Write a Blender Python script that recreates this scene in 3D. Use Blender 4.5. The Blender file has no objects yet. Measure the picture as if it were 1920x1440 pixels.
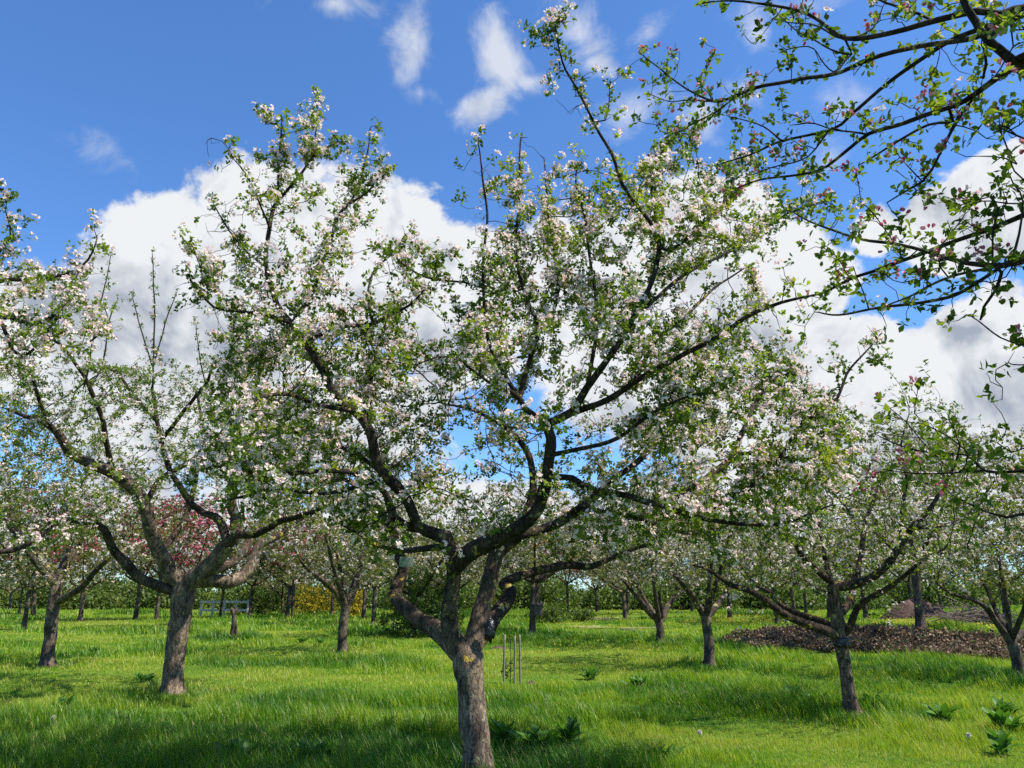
import bpy, math, random
import numpy as np
from mathutils import Vector, noise, kdtree

random.seed(7)
RS = np.random.RandomState(11)
S = bpy.context.scene
COL = S.collection

# ------------------------------------------------------------------ camera
CAM_H, PITCH, F = 1.65, math.radians(15.0), 1443.0
cd = bpy.data.cameras.new('camera')
cam = bpy.data.objects.new('camera', cd)
COL.objects.link(cam)
cam.location = (0, 0, CAM_H)
cam.rotation_euler = (math.pi / 2 + PITCH, 0, 0)
cd.sensor_width = 36.0
cd.lens = 36.0 * F / 1920.0
cd.clip_start, cd.clip_end = 0.05, 3000
S.camera = cam

def pdir(px, py):
    u, v = (px - 960) / F, (720 - py) / F
    return np.array([u, math.cos(PITCH) - v * math.sin(PITCH), math.sin(PITCH) + v * math.cos(PITCH)])
def at(px, py, Y):
    d = pdir(px, py)
    return np.array([0, 0, CAM_H]) + d * (Y / d[1])
def pix(p):
    x, y, z = p[0], p[1], p[2] - CAM_H
    f = y * math.cos(PITCH) + z * math.sin(PITCH); u = -y * math.sin(PITCH) + z * math.cos(PITCH)
    return 960 + F * x / f, 720 - F * u / f
def scale_at(px, py, Y):          # metres per pixel there
    return Y / pdir(px, py)[1] / F

# ------------------------------------------------------------------ light
SUN_EL, SUN_AZ = math.radians(56), math.radians(104)      # azimuth clockwise from the view direction (+Y)
sd = bpy.data.lights.new('sun', 'SUN')
sd.energy, sd.angle, sd.color = 5.0, math.radians(0.5), (1.0, 0.94, 0.84)
sun = bpy.data.objects.new('sun', sd)
COL.objects.link(sun)
sv = Vector((math.sin(SUN_AZ) * math.cos(SUN_EL), math.cos(SUN_AZ) * math.cos(SUN_EL), math.sin(SUN_EL)))
sun.rotation_euler = sv.to_track_quat('Z', 'Y').to_euler()
S.view_settings.view_transform = 'Standard'
S.view_settings.look = 'None'
S.view_settings.gamma = 1.0
S.view_settings.exposure = 0.70
S.cycles.max_bounces = 8
S.cycles.transparent_max_bounces = 8
S.cycles.use_denoising = False

# ------------------------------------------------------------------ world: sky and clouds, laid out by azimuth and elevation
W = bpy.data.worlds.new('World')
S.world = W
W.use_nodes = True
nt = W.node_tree
for n in list(nt.nodes): nt.nodes.remove(n)
def N(t, **kw):
    n = nt.nodes.new(t)
    for k, v in kw.items(): setattr(n, k, v)
    return n
def L(a, b): nt.links.new(a, b)
def M(op, a, b=None, c=None, clamp=False):
    n = N('ShaderNodeMath', operation=op); n.use_clamp = clamp
    for i, s in enumerate((a, b, c)):
        if s is None: continue
        if isinstance(s, (int, float)): n.inputs[i].default_value = s
        else: L(s, n.inputs[i])
    return n.outputs[0]
def MR(val, a, b, c=0.0, d=1.0):
    n = N('ShaderNodeMapRange', interpolation_type='SMOOTHSTEP')
    L(val, n.inputs[0])
    for i, s in enumerate((a, b, c, d)): n.inputs[i + 1].default_value = s
    return n.outputs[0]
sky = N('ShaderNodeTexSky', sky_type='NISHITA')
sky.sun_disc = False
sky.sun_elevation = SUN_EL
sky.sun_rotation = SUN_AZ
sky.altitude = 300; sky.air_density = 1.0; sky.dust_density = 0.25; sky.ozone_density = 2.2
tc = N('ShaderNodeTexCoord')
sep = N('ShaderNodeSeparateXYZ'); L(tc.outputs['Generated'], sep.inputs[0])
az = M('ARCTAN2', sep.outputs[0], sep.outputs[1])
el = M('ARCSINE', sep.outputs[2])
cmb = N('ShaderNodeCombineXYZ'); L(az, cmb.inputs[0]); L(el, cmb.inputs[1])
AE = cmb.outputs[0]
def azel(px, py):
    d = pdir(px, py); d = d / np.linalg.norm(d)
    return math.atan2(d[0], d[1]), math.asin(d[2])
def fbm(scale, detail, rough, vec, offs=(0, 0, 0), dist=0.0, lac=2.0):
    mp = N('ShaderNodeMapping'); mp.inputs['Location'].default_value = offs
    L(vec, mp.inputs[0])
    n = N('ShaderNodeTexNoise', noise_dimensions='3D')
    n.inputs['Scale'].default_value = scale; n.inputs['Detail'].default_value = detail
    n.inputs['Roughness'].default_value = rough; n.inputs['Distortion'].default_value = dist
    n.inputs['Lacunarity'].default_value = lac
    L(mp.outputs[0], n.inputs['Vector'])
    return n
dirv = tc.outputs['Generated']
warp = fbm(5.0, 5, 0.6, dirv, (3, 1, 7))
wv = N('ShaderNodeVectorMath', operation='SUBTRACT'); L(warp.outputs['Color'], wv.inputs[0]); wv.inputs[1].default_value = (.5, .5, .5)
ws = N('ShaderNodeVectorMath', operation='SCALE'); L(wv.outputs[0], ws.inputs[0]); ws.inputs['Scale'].default_value = 0.10
wa = N('ShaderNodeVectorMath', operation='ADD'); L(AE, wa.inputs[0]); L(ws.outputs[0], wa.inputs[1])
AEW = wa.outputs[0]
def blobs(lst, vec):
    out = None
    for cx, cy, rx, ry, rot, wgt in lst:
        a0, e0 = azel(cx, cy)
        ra = abs(azel(cx + rx, cy)[0] - azel(cx - rx, cy)[0]) / 2
        re = abs(azel(cx, cy - ry)[1] - azel(cx, cy + ry)[1]) / 2
        mp = N('ShaderNodeMapping', vector_type='TEXTURE')
        mp.inputs['Location'].default_value = (a0, e0, 0)
        mp.inputs['Rotation'].default_value = (0, 0, math.radians(rot))
        mp.inputs['Scale'].default_value = (ra, re, 1)
        L(vec, mp.inputs[0])
        ln = N('ShaderNodeVectorMath', operation='LENGTH'); L(mp.outputs[0], ln.inputs[0])
        v = M('MULTIPLY', M('SUBTRACT', 1.0, ln.outputs['Value']), wgt)
        out = v if out is None else M('MAXIMUM', out, v)
    return out
CUMULUS = [  # px, px, half sizes, rotation, weight
    (345, 535, 235, 170, 0, 1.3), (560, 480, 230, 185, 0, 1.3), (700, 480, 200, 215, -10, 1.2), (840, 560, 170, 190, 0, 1.0),
    (120, 640, 330, 140, 0, .8), (450, 760, 500, 160, 0, 1.0), (1130, 530, 230, 150, 0, .8),
    (1340, 470, 190, 165, -15, 1.2), (1470, 520, 150, 130, 0, 1.1), (1230, 700, 230, 160, 0, 1.0),
    (1500, 760, 330, 210, -12, 1.5), (1720, 830, 330, 190, 0, 1.3), (1880, 700, 240, 170, 0, 1.4), (1830, 400, 190, 105, 15, 1.1),
    (1930, 380, 150, 110, 0, 1.1), (1640, 420, 60, 50, 0, .7), (2300, 600, 400, 300, 0, 1), (-500, 700, 400, 200, 0, 1), (960, 1000, 2500, 110, 0, .6),
]
WISPS = [(765, 90, 60, 150, -12, .8), (785, 185, 70, 45, 0, .6), (940, 110, 70, 110, 28, 1.1), (905, 190, 85, 45, 25, .9), (990, 150, 60, 40, 0, .8),
         (1090, 40, 75, 75, -25, .7), (1125, 105, 50, 35, -25, .55), (620, 5, 60, 40, 0, .6), (1430, 65, 55, 70, -20, .55), (1310, 250, 50, 60, -20, .6), (1480, 5, 160, 40, 0, .4),
         (250, 320, 110, 35, 0, .22), (1190, 215, 110, 60, 0, .6), (1230, 60, 60, 50, 20, .45), (1560, 300, 60, 60, 0, .4), (1400, 190, 50, 50, 0, .4), (680, 10, 200, 40, 0, .35), (1590, 190, 60, 50, 0, .3)]
n1 = fbm(7.5, 12, 0.64, dirv, (1.3, 0.2, 0.5), 0.2)
n2 = fbm(10.5, 11, 0.68, dirv, (5.3, 2.2, 1.5), 0.75)
cf = M('ADD', blobs(CUMULUS, AEW), M('MULTIPLY', M('SUBTRACT', n1.outputs[0], 0.5), 1.5))
cmask = MR(cf, 0.02, 0.19)
wf = M('ADD', blobs(WISPS, AEW), M('MULTIPLY', M('SUBTRACT', n2.outputs[0], 0.5), 1.7))
wmask = M('MULTIPLY', MR(wf, 0.04, 0.85), 0.76)
mask = M('MAXIMUM', cmask, wmask)
# cloud body: billows lit from the sun's side, grey bases
b1 = fbm(9, 9, 0.56, dirv, (0, 0, 0), 0.4)
b2 = fbm(9, 9, 0.56, dirv, (-0.016, 0.004, -0.022), 0.4)
relief = M('MULTIPLY', M('SUBTRACT', b1.outputs[0], b2.outputs[0]), 3.8)
GREY = [(300, 600, 330, 130, 0, 1), (230, 560, 200, 110, 0, 1.0), (800, 620, 200, 90, 0, .6), (1780, 820, 320, 130, 0, 1.0), (1860, 640, 130, 50, 20, .8), (1420, 640, 200, 60, 0, .5),
        (1840, 470, 150, 50, 0, .6), (700, 900, 900, 130, 0, .6), (1350, 520, 150, 60, 0, .4)]
gm = MR(M('ADD', blobs(GREY, AEW), M('MULTIPLY', M('SUBTRACT', b1.outputs[0], 0.5), 1.2)), -0.25, 0.95)
bright = M('ADD', M('SUBTRACT', 0.97, M('MULTIPLY', gm, 0.56)), relief)
bright = M('MINIMUM', M('MAXIMUM', bright, 0.1), 1.0)
ramp = N('ShaderNodeValToRGB'); L(bright, ramp.inputs[0])
SKY_STR = 0.085
K = 1 / SKY_STR / 2 ** 0.70
ramp.color_ramp.elements[0].color = (0.33 * K, 0.38 * K, 0.48 * K, 1)
ramp.color_ramp.elements[1].color = (0.87 * K, 0.89 * K, 0.92 * K, 1)
e = ramp.color_ramp.elements.new(0.5); e.color = (0.62 * K, 0.66 * K, 0.72 * K, 1)
tint = N('ShaderNodeMix', data_type='RGBA', blend_type='MULTIPLY'); tint.inputs[0].default_value = 1.0
L(sky.outputs[0], tint.inputs[6]); tint.inputs[7].default_value = (0.77, 1.17, 1.62, 1)
mx = N('ShaderNodeMix', data_type='RGBA'); L(mask, mx.inputs[0]); L(tint.outputs[2], mx.inputs[6]); L(ramp.outputs[0], mx.inputs[7])
bg = N('ShaderNodeBackground'); bg.inputs[1].default_value = SKY_STR; L(mx.outputs[2], bg.inputs[0])
out = N('ShaderNodeOutputWorld'); L(bg.outputs[0], out.inputs[0])

# ------------------------------------------------------------------ helpers
def tag(o, label=None, cat=None, group=None, kind=None):
    for k, v in (('label', label), ('category', cat), ('group', group), ('kind', kind)):
        if v: o[k] = v
    return o
def empty(name, loc, rz=0.0):
    o = bpy.data.objects.new(name, None); COL.objects.link(o)
    o.location = tuple(float(c) for c in loc); o.rotation_euler = (0, 0, rz); o.empty_display_size = 0.2
    return o
def np_mesh(name, verts, faces, mat, parent=None, loc=None, smooth=False, rnd=None, mats=None):
    verts = np.asarray(verts, dtype=np.float32); faces = np.asarray(faces, dtype=np.int32)
    me = bpy.data.meshes.new(name)
    nf, k = faces.shape
    me.vertices.add(len(verts)); me.vertices.foreach_set('co', verts.ravel())
    me.loops.add(nf * k); me.loops.foreach_set('vertex_index', faces.ravel())
    me.polygons.add(nf); me.polygons.foreach_set('loop_start', np.arange(0, nf * k, k, dtype=np.int32))
    if smooth: me.polygons.foreach_set('use_smooth', np.ones(nf, dtype=bool))
    me.update(calc_edges=True)
    if rnd is not None:
        a = me.attributes.new('rnd', 'FLOAT', 'FACE'); a.data.foreach_set('value', np.asarray(rnd, dtype=np.float32))
    me.materials.append(mat)
    o = bpy.data.objects.new(name, me); COL.objects.link(o)
    if loc is not None: o.location = tuple(float(c) for c in loc)
    if parent is not None: o.parent = parent
    return o
def copy_tree(o, parent=None):
    c = o.copy(); COL.objects.link(c)
    if parent is not None: c.parent = parent
    for ch in [x for x in o.children]: copy_tree(ch, c)
    return c

def vnoise(x, y, seed=0):
    xi, yi = np.floor(x).astype(np.int64), np.floor(y).astype(np.int64)
    xf, yf = x - xi, y - yi
    def h(a, b):
        n = (a * 374761393 + b * 668265263 + seed * 974634777) & 0xffffffff
        n = ((n ^ (n >> 13)) * 1274126177) & 0xffffffff
        return ((n ^ (n >> 16)) & 0xffff) / 65535.0
    u, v = xf * xf * (3 - 2 * xf), yf * yf * (3 - 2 * yf)
    return (h(xi, yi) * (1 - u) + h(xi + 1, yi) * u) * (1 - v) + (h(xi, yi + 1) * (1 - u) + h(xi + 1, yi + 1) * u) * v
def fbm2(x, y, seed=0, o=4):
    s, a, t = 0, 0.5, 0
    for i in range(o):
        s = s + a * vnoise(x * 2 ** i, y * 2 ** i, seed + i); t += a; a *= 0.55
    return s / t
def sstep(a, b, x):
    t = np.clip((x - a) / (b - a), 0, 1); return t * t * (3 - 2 * t)

# terrain: flat meadow, a low bank on the right and slightly higher ground behind it
def flat_point(px, py):
    d = pdir(px, py); t = -CAM_H / d[2]; return d[0] * t, d[1] * t
BA, BB = flat_point(1345, 1216), flat_point(1900, 1243)
_bd = np.array([BB[0] - BA[0], BB[1] - BA[1]]); BLEN = np.linalg.norm(_bd); _bd /= BLEN
def bank_coords(x, y):
    along = (x - BA[0]) * _bd[0] + (y - BA[1]) * _bd[1]
    across = -(x - BA[0]) * _bd[1] + (y - BA[1]) * _bd[0]
    return along, across
def ground_z(x, y):
    x = np.asarray(x, float); y = np.asarray(y, float)
    al, ac = bank_coords(x, y)
    z = 0.52 * sstep(-0.2, 5.0, ac) * sstep(-5, 4.0, al)
    z = z - 0.10 * sstep(6, 14, ac) * sstep(-5, 4, al)
    z = z + 0.06 * (fbm2(x * 0.35, y * 0.35, 3, 3) - 0.5) + 0.10 * (fbm2(x * 0.08, y * 0.08, 9, 2) - .5) * sstep(15, 30, y)
    return z
def gz(x, y): return float(ground_z(np.array([x]), np.array([y]))[0])
def gp(px, py):
    d = pdir(px, py); x = y = z = 0.0
    for _ in range(25):
        t = (z - CAM_H) / d[2] if d[2] < -1e-4 else 300
        x, y = d[0] * t, d[1] * t
        z = z * 0.5 + 0.5 * gz(x, y)
    return np.array([x, y, gz(x, y)])

# ------------------------------------------------------------------ materials
def new_mat(name):
    m = bpy.data.materials.new(name); m.use_nodes = True
    t = m.node_tree
    for n in list(t.nodes): t.nodes.remove(n)
    return m, t
def ramp_node(t, src, stops):
    r = t.nodes.new('ShaderNodeValToRGB'); t.links.new(src, r.inputs[0])
    while len(r.color_ramp.elements) < len(stops): r.color_ramp.elements.new(0.5)
    for e, (p, c) in zip(r.color_ramp.elements, stops):
        e.position = p; e.color = (*c, 1)
    return r
def leaf_mat(name, stops, trans=0.45, rough=0.5, spec=0.35, tcol=None):
    m, t = new_mat(name)
    a = t.nodes.new('ShaderNodeAttribute'); a.attribute_name = 'rnd'
    r = ramp_node(t, a.outputs['Fac'], stops)
    p = t.nodes.new('ShaderNodeBsdfPrincipled'); p.inputs['Roughness'].default_value = rough
    p.inputs['Specular IOR Level'].default_value = spec
    t.links.new(r.outputs[0], p.inputs['Base Color'])
    tr = t.nodes.new('ShaderNodeBsdfTranslucent')
    mm = t.nodes.new('ShaderNodeMix'); mm.data_type = 'RGBA'; mm.blend_type = 'MULTIPLY'; mm.inputs[0].default_value = 1
    t.links.new(r.outputs[0], mm.inputs[6]); mm.inputs[7].default_value = (*(tcol or (1.5, 1.5, 0.7)), 1)
    t.links.new(mm.outputs[2], tr.inputs[0])
    ms = t.nodes.new('ShaderNodeMixShader'); ms.inputs[0].default_value = trans
    t.links.new(p.outputs[0], ms.inputs[1]); t.links.new(tr.outputs[0], ms.inputs[2])
    o = t.nodes.new('ShaderNodeOutputMaterial'); t.links.new(ms.outputs[0], o.inputs[0])
    return m
def bark_mat(name, dark, light, lichen=0.5, scale=1.0, lich_col=(0.42, 0.30, 0.05), young=(0.055, 0.12)):
    m, t = new_mat(name)
    tcn = t.nodes.new('ShaderNodeTexCoord')
    mp = t.nodes.new('ShaderNodeMapping'); mp.inputs['Scale'].default_value = (1, 1, 0.38); t.links.new(tcn.outputs['Object'], mp.inputs[0])
    def nz(sc, d, ro, src=mp.outputs[0], dist=0.0):
        n = t.nodes.new('ShaderNodeTexNoise'); n.inputs['Scale'].default_value = sc * scale; n.inputs['Detail'].default_value = d
        n.inputs['Roughness'].default_value = ro; n.inputs['Distortion'].default_value = dist; t.links.new(src, n.inputs['Vector']); return n
    a = nz(15, 9, 0.68, dist=0.9); b = nz(6, 4, 0.6, tcn.outputs['Object'])
    vo = t.nodes.new('ShaderNodeTexVoronoi'); vo.feature = 'DISTANCE_TO_EDGE'; vo.inputs['Scale'].default_value = 24 * scale
    dn = nz(30, 3, .6)
    vm = t.nodes.new('ShaderNodeVectorMath'); vm.operation = 'MULTIPLY_ADD'; t.links.new(dn.outputs['Color'], vm.inputs[0]); vm.inputs[1].default_value = (.05, .05, .05); t.links.new(mp.outputs[0], vm.inputs[2])
    t.links.new(vm.outputs[0], vo.inputs['Vector'])
    r1 = ramp_node(t, a.outputs[0], [(0.32, dark), (0.55, tuple((d + l) / 2 for d, l in zip(dark, light))), (0.68, light)])
    r2 = ramp_node(t, b.outputs[0], [(0.42, (0.62, 0.60, 0.60)), (0.60, (1.30, 1.22, 1.12))])
    mm = t.nodes.new('ShaderNodeMix'); mm.data_type = 'RGBA'; mm.blend_type = 'MULTIPLY'; mm.inputs[0].default_value = 1
    t.links.new(r1.outputs[0], mm.inputs[6]); t.links.new(r2.outputs[0], mm.inputs[7])
    cr = ramp_node(t, vo.outputs[0], [(0.0, (0.35, 0.33, 0.32)), (0.10, (1, 1, 1))])
    m3 = t.nodes.new('ShaderNodeMix'); m3.data_type = 'RGBA'; m3.blend_type = 'MULTIPLY'; m3.inputs[0].default_value = 0.8
    t.links.new(mm.outputs[2], m3.inputs[6]); t.links.new(cr.outputs[0], m3.inputs[7])
    # young wood is darker than old flaking bark, and thin limbs have shade painted in: the face's limb radius is stored in 'rnd'
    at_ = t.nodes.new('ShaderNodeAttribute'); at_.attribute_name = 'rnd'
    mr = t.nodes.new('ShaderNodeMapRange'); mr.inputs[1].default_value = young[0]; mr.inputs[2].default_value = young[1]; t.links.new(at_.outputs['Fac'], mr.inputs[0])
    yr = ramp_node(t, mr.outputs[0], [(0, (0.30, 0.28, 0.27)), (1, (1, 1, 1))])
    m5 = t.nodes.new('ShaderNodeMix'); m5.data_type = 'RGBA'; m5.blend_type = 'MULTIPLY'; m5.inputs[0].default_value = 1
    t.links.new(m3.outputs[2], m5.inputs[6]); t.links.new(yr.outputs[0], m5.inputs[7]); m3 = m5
    # lichen patches
    lc = nz(9, 6, 0.7, tcn.outputs['Object']); lm = ramp_node(t, lc.outputs[0], [(0.62 - 0.06 * lichen, (0, 0, 0)), (0.68 - 0.05 * lichen, (1, 1, 1))])
    l2 = nz(2.2, 3, 0.6, tcn.outputs['Object']); lk = ramp_node(t, l2.outputs[0], [(0.45, (0.30, 0.31, 0.20)), (0.56, lich_col)])
    m4 = t.nodes.new('ShaderNodeMix'); m4.data_type = 'RGBA'; t.links.new(lm.outputs[0], m4.inputs[0]); t.links.new(m3.outputs[2], m4.inputs[6]); t.links.new(lk.outputs[0], m4.inputs[7])
    p = t.nodes.new('ShaderNodeBsdfPrincipled'); p.inputs['Roughness'].default_value = 0.9; p.inputs['Specular IOR Level'].default_value = 0.15
    t.links.new(m4.outputs[2], p.inputs['Base Color'])
    bmix = t.nodes.new('ShaderNodeMath'); bmix.operation = 'MULTIPLY_ADD'; t.links.new(cr.outputs[0], bmix.inputs[0]); bmix.inputs[1].default_value = 0.5; t.links.new(a.outputs[0], bmix.inputs[2])
    bp = t.nodes.new('ShaderNodeBump'); bp.inputs['Strength'].default_value = 0.9; bp.inputs['Distance'].default_value = 0.018
    t.links.new(bmix.outputs[0], bp.inputs['Height']); t.links.new(bp.outputs[0], p.inputs['Normal'])
    o = t.nodes.new('ShaderNodeOutputMaterial'); t.links.new(p.outputs[0], o.inputs[0])
    return m
def plain_mat(name, c1, c2, scale=10, rough=0.8, bump=0.0, metallic=0.0, spec=0.3):
    m, t = new_mat(name)
    tcn = t.nodes.new('ShaderNodeTexCoord')
    n = t.nodes.new('ShaderNodeTexNoise'); n.inputs['Scale'].default_value = scale; n.inputs['Detail'].default_value = 6; n.inputs['Roughness'].default_value = 0.65
    t.links.new(tcn.outputs['Object'], n.inputs['Vector'])
    r = ramp_node(t, n.outputs[0], [(0.35, c1), (0.65, c2)])
    p = t.nodes.new('ShaderNodeBsdfPrincipled'); p.inputs['Roughness'].default_value = rough; p.inputs['Metallic'].default_value = metallic
    p.inputs['Specular IOR Level'].default_value = spec
    t.links.new(r.outputs[0], p.inputs['Base Color'])
    if bump:
        bp = t.nodes.new('ShaderNodeBump'); bp.inputs['Strength'].default_value = 1; bp.inputs['Distance'].default_value = bump
        t.links.new(n.outputs[0], bp.inputs['Height']); t.links.new(bp.outputs[0], p.inputs['Normal'])
    o = t.nodes.new('ShaderNodeOutputMaterial'); t.links.new(p.outputs[0], o.inputs[0])
    return m

M_BARK = bark_mat('apple_bark', (0.040, 0.031, 0.026), (0.37, 0.29, 0.215), 0.5)
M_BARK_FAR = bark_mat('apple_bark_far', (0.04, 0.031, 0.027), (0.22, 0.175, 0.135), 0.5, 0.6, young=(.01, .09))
M_LIMB = bark_mat('limb_bark', (0.016, 0.013, 0.012), (0.085, 0.066, 0.052), 0.8, 0.9, young=(-1, -.5))  # young bark tone, darkened further so the limbs' shade is in the colour
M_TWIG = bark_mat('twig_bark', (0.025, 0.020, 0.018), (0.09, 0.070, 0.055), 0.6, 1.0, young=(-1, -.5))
M_LEAF = leaf_mat('apple_leaf', [(0.0, (0.028, 0.060, 0.009)), (0.4, (0.095, 0.155, 0.017)), (0.8, (0.22, 0.29, 0.03)), (1.0, (0.32, 0.30, 0.06))], 0.45, .55, .22)
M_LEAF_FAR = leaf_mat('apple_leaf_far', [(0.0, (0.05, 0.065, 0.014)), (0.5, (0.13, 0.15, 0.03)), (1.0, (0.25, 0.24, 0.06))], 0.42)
M_PETAL = leaf_mat('apple_petal', [(0.0, (0.74, 0.36, 0.40)), (0.2, (0.85, 0.60, 0.58)), (0.5, (0.90, 0.75, 0.69)), (1.0, (0.92, 0.83, 0.73))], 0.35, 0.6, 0.2, (1, 1, 1))
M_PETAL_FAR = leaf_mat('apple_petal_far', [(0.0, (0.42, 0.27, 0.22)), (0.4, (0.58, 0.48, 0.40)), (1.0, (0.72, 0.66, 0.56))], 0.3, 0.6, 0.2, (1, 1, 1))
M_BUD = leaf_mat('apple_bud', [(0.0, (0.50, 0.05, 0.14)), (0.45, (0.66, 0.20, 0.28)), (0.8, (0.78, 0.50, 0.55)), (1.0, (0.82, 0.74, 0.74))], 0.3, 0.5, 0.3, (1, 1, 1))
M_RED = leaf_mat('crab_apple_petal', [(0.0, (0.30, 0.015, 0.05)), (0.5, (0.60, 0.06, 0.15)), (1.0, (0.70, 0.22, 0.30))], 0.35, 0.6, 0.2, (1.1, 1, 1))
M_REDLEAF = leaf_mat('crab_apple_leaf', [(0.0, (0.07, 0.03, 0.02)), (0.5, (0.12, 0.09, 0.03)), (1.0, (0.14, 0.17, 0.04))], 0.35)
M_YELLOW = leaf_mat('forsythia_flower', [(0.0, (0.20, 0.20, 0.02)), (0.4, (0.38, 0.30, 0.02)), (1.0, (0.62, 0.50, 0.04))], 0.3, 0.6, 0.2, (1, 1, 1))
M_GRASS = leaf_mat('grass_blade', [(0.0, (0.025, 0.105, 0.006)), (0.35, (0.085, 0.21, 0.008)), (0.7, (0.25, 0.36, 0.014)), (0.95, (0.33, 0.38, 0.04)), (1.0, (0.42, 0.35, 0.13))], 0.42, 0.45, 0.35, (1.35, 1.35, .6))
M_DOCK = leaf_mat('dock_leaf', [(0.0, (0.04, 0.12, 0.012)), (1.0, (0.10, 0.22, 0.03))], 0.35, 0.55, 0.3)
M_HEDGE = leaf_mat('hedge_leaf', [(0.0, (0.03, 0.06, 0.012)), (0.5, (0.09, 0.14, 0.022)), (1.0, (0.20, 0.25, 0.045))], 0.35)
M_DRYLEAF = leaf_mat('dry_leaf', [(0.0, (0.05, 0.032, 0.020)), (0.5, (0.155, 0.10, 0.058)), (0.80, (0.34, 0.24, 0.15)), (0.86, (0.09, 0.13, 0.03)), (1.0, (0.13, 0.19, 0.045))], 0.15, 0.7, 0.2, (1, 1, 1))

# ------------------------------------------------------------------ tree machinery
class Tree:
    def __init__(s, step):
        s.P = []; s.par = []; s.r = []; s.D = step
    def nearest(s, p):
        best, bi = 1e9, 0
        for i, q in enumerate(s.P):
            d = (q[0] - p[0]) ** 2 + (q[1] - p[1]) ** 2 + (q[2] - p[2]) ** 2
            if d < best: best, bi = d, i
        return bi
    def path(s, pts, attach=True, gnarl=0.25):
        """pts: [(x,y,z,r)...] world points; resampled as a smooth chain"""
        pts = [np.array(p, float) for p in pts]
        if attach and s.P:
            par = s.nearest(pts[0][:3]); p0 = np.array([*s.P[par], min(s.r[par], pts[0][3])])
            if np.linalg.norm(p0[:3] - pts[0][:3]) > s.D * 0.5: pts = [p0] + pts
            else: pts[0] = p0
        else: par = -1
        q = [2 * pts[0] - pts[1]] + pts + [2 * pts[-1] - pts[-2]]
        first = True
        for i in range(1, len(q) - 2):
            a, b, c, d = q[i - 1], q[i], q[i + 1], q[i + 2]
            n = max(1, int(round(np.linalg.norm(c[:3] - b[:3]) / s.D)))
            for k in range(n):
                if first and par >= 0: first = False; continue
                first = False
                t = k / n
                v = 0.5 * (2 * b + (c - a) * t + (2 * a - 5 * b + 4 * c - d) * t * t + (3 * b - a - 3 * c + d) * t ** 3)
                if par >= 0:
                    jv = noise.noise_vector(Vector(v[:3]) * 3.1) * (gnarl * min(0.06, s.D * 0.5))
                    v[:3] += np.array(jv)
                s.P.append((v[0], v[1], v[2])); s.par.append(par); s.r.append(max(0.003, v[3])); par = len(s.P) - 1
        v = pts[-1]; s.P.append((v[0], v[1], v[2])); s.par.append(par); s.r.append(max(0.003, v[3]))
    def colonize(s, attr, di=0.9, dk=0.16, iters=60, up=0.12, wob=0.35, seed=0):
        rnd = random.Random(seed)
        fixed = len(s.P); s.fixed = fixed
        attr = [Vector(a) for a in attr]
        P = [Vector(p) for p in s.P]
        kids = {}
        for it in range(iters):
            if not attr: break
            kd = kdtree.KDTree(len(P))
            for i, p in enumerate(P): kd.insert(p, i)
            kd.balance()
            pull = {}
            keep = []
            for a in attr:
                co, idx, d = kd.find(a)
                if d < dk: continue
                keep.append(a)
                if d < di:
                    v = (a - co) / max(d, 1e-6)
                    if idx in pull: pull[idx] += v
                    else: pull[idx] = v
            attr = keep
            if not pull: di *= 1.5; continue
            new = 0
            for idx, v in pull.items():
                k = kids.get(idx, 0)
                if k >= 3: continue
                if v.length < 1e-4: continue
                v = v.normalized() + Vector((rnd.gauss(0, wob), rnd.gauss(0, wob), rnd.gauss(0, wob) + up))
                # keep some of the twig's own direction
                par = s.par[idx]
                if par >= 0 and idx >= fixed: v += (P[idx] - P[par]).normalized() * 0.7
                p = P[idx] + v.normalized() * s.D
                P.append(p); s.P.append(tuple(p)); s.par.append(idx); s.r.append(0); kids[idx] = k + 1; new += 1
            if not new: break
    def spurs(s, prob, ln, rmax, seed=0):
        rnd = random.Random(seed); n = len(s.P)
        for i in range(1, n):
            if s.r[i] > rmax or s.par[i] < 0 or rnd.random() > prob: continue
            a = Vector(s.P[i]); d = (a - Vector(s.P[s.par[i]]))
            if d.length < 1e-5: continue
            d.normalize()
            side = d.cross(Vector((rnd.gauss(0, 1), rnd.gauss(0, 1), rnd.gauss(0, 1)))).normalized()
            side = (side + d * .4 + Vector((0, 0, .45))).normalized()
            par = i
            for k in range(rnd.choice((1, 2, 2, 3))):
                side = (side + Vector((rnd.gauss(0, .35), rnd.gauss(0, .35), rnd.gauss(.1, .3)))).normalized()
                a = a + side * ln * rnd.uniform(.6, 1.2)
                s.P.append(tuple(a)); s.par.append(par); s.r.append(0); par = len(s.P) - 1
    def finish(s, tip=0.0022, ex=2.35):
        n = len(s.P); f = getattr(s, 'fixed', n); s.fixed = f
        acc = [0.0] * n
        R = list(s.r)
        for i in range(n - 1, -1, -1):
            if i >= f: R[i] = max(tip, acc[i] ** (1 / ex))
            p = s.par[i]
            if p >= f: acc[p] += R[i] ** ex
        for i in range(f, n):
            p = s.par[i]; R[i] = min(R[i], R[p] * (0.75 if p < f else 1.0))
            if R[i] < tip: R[i] = tip * .8
        s.R = R
        ch = [[] for _ in range(n)]
        for i, p in enumerate(s.par):
            if p >= 0: ch[p].append(i)
        s.ch = ch
        main = [-1] * n
        for i in range(n):
            if ch[i]:
                fx = [c for c in ch[i] if c < f]
                main[i] = min(fx) if (fx and min(fx) == i + 1) else max(ch[i], key=lambda c: R[c])
        s.strands = []
        for i in range(n):
            p = s.par[i]
            if p < 0 or main[p] != i:
                st = [] if p < 0 else [(p, R[i])]
                j = i
                while j >= 0:
                    st.append((j, R[j])); j = main[j]
                if len(st) > 1: s.strands.append(st)
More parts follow.
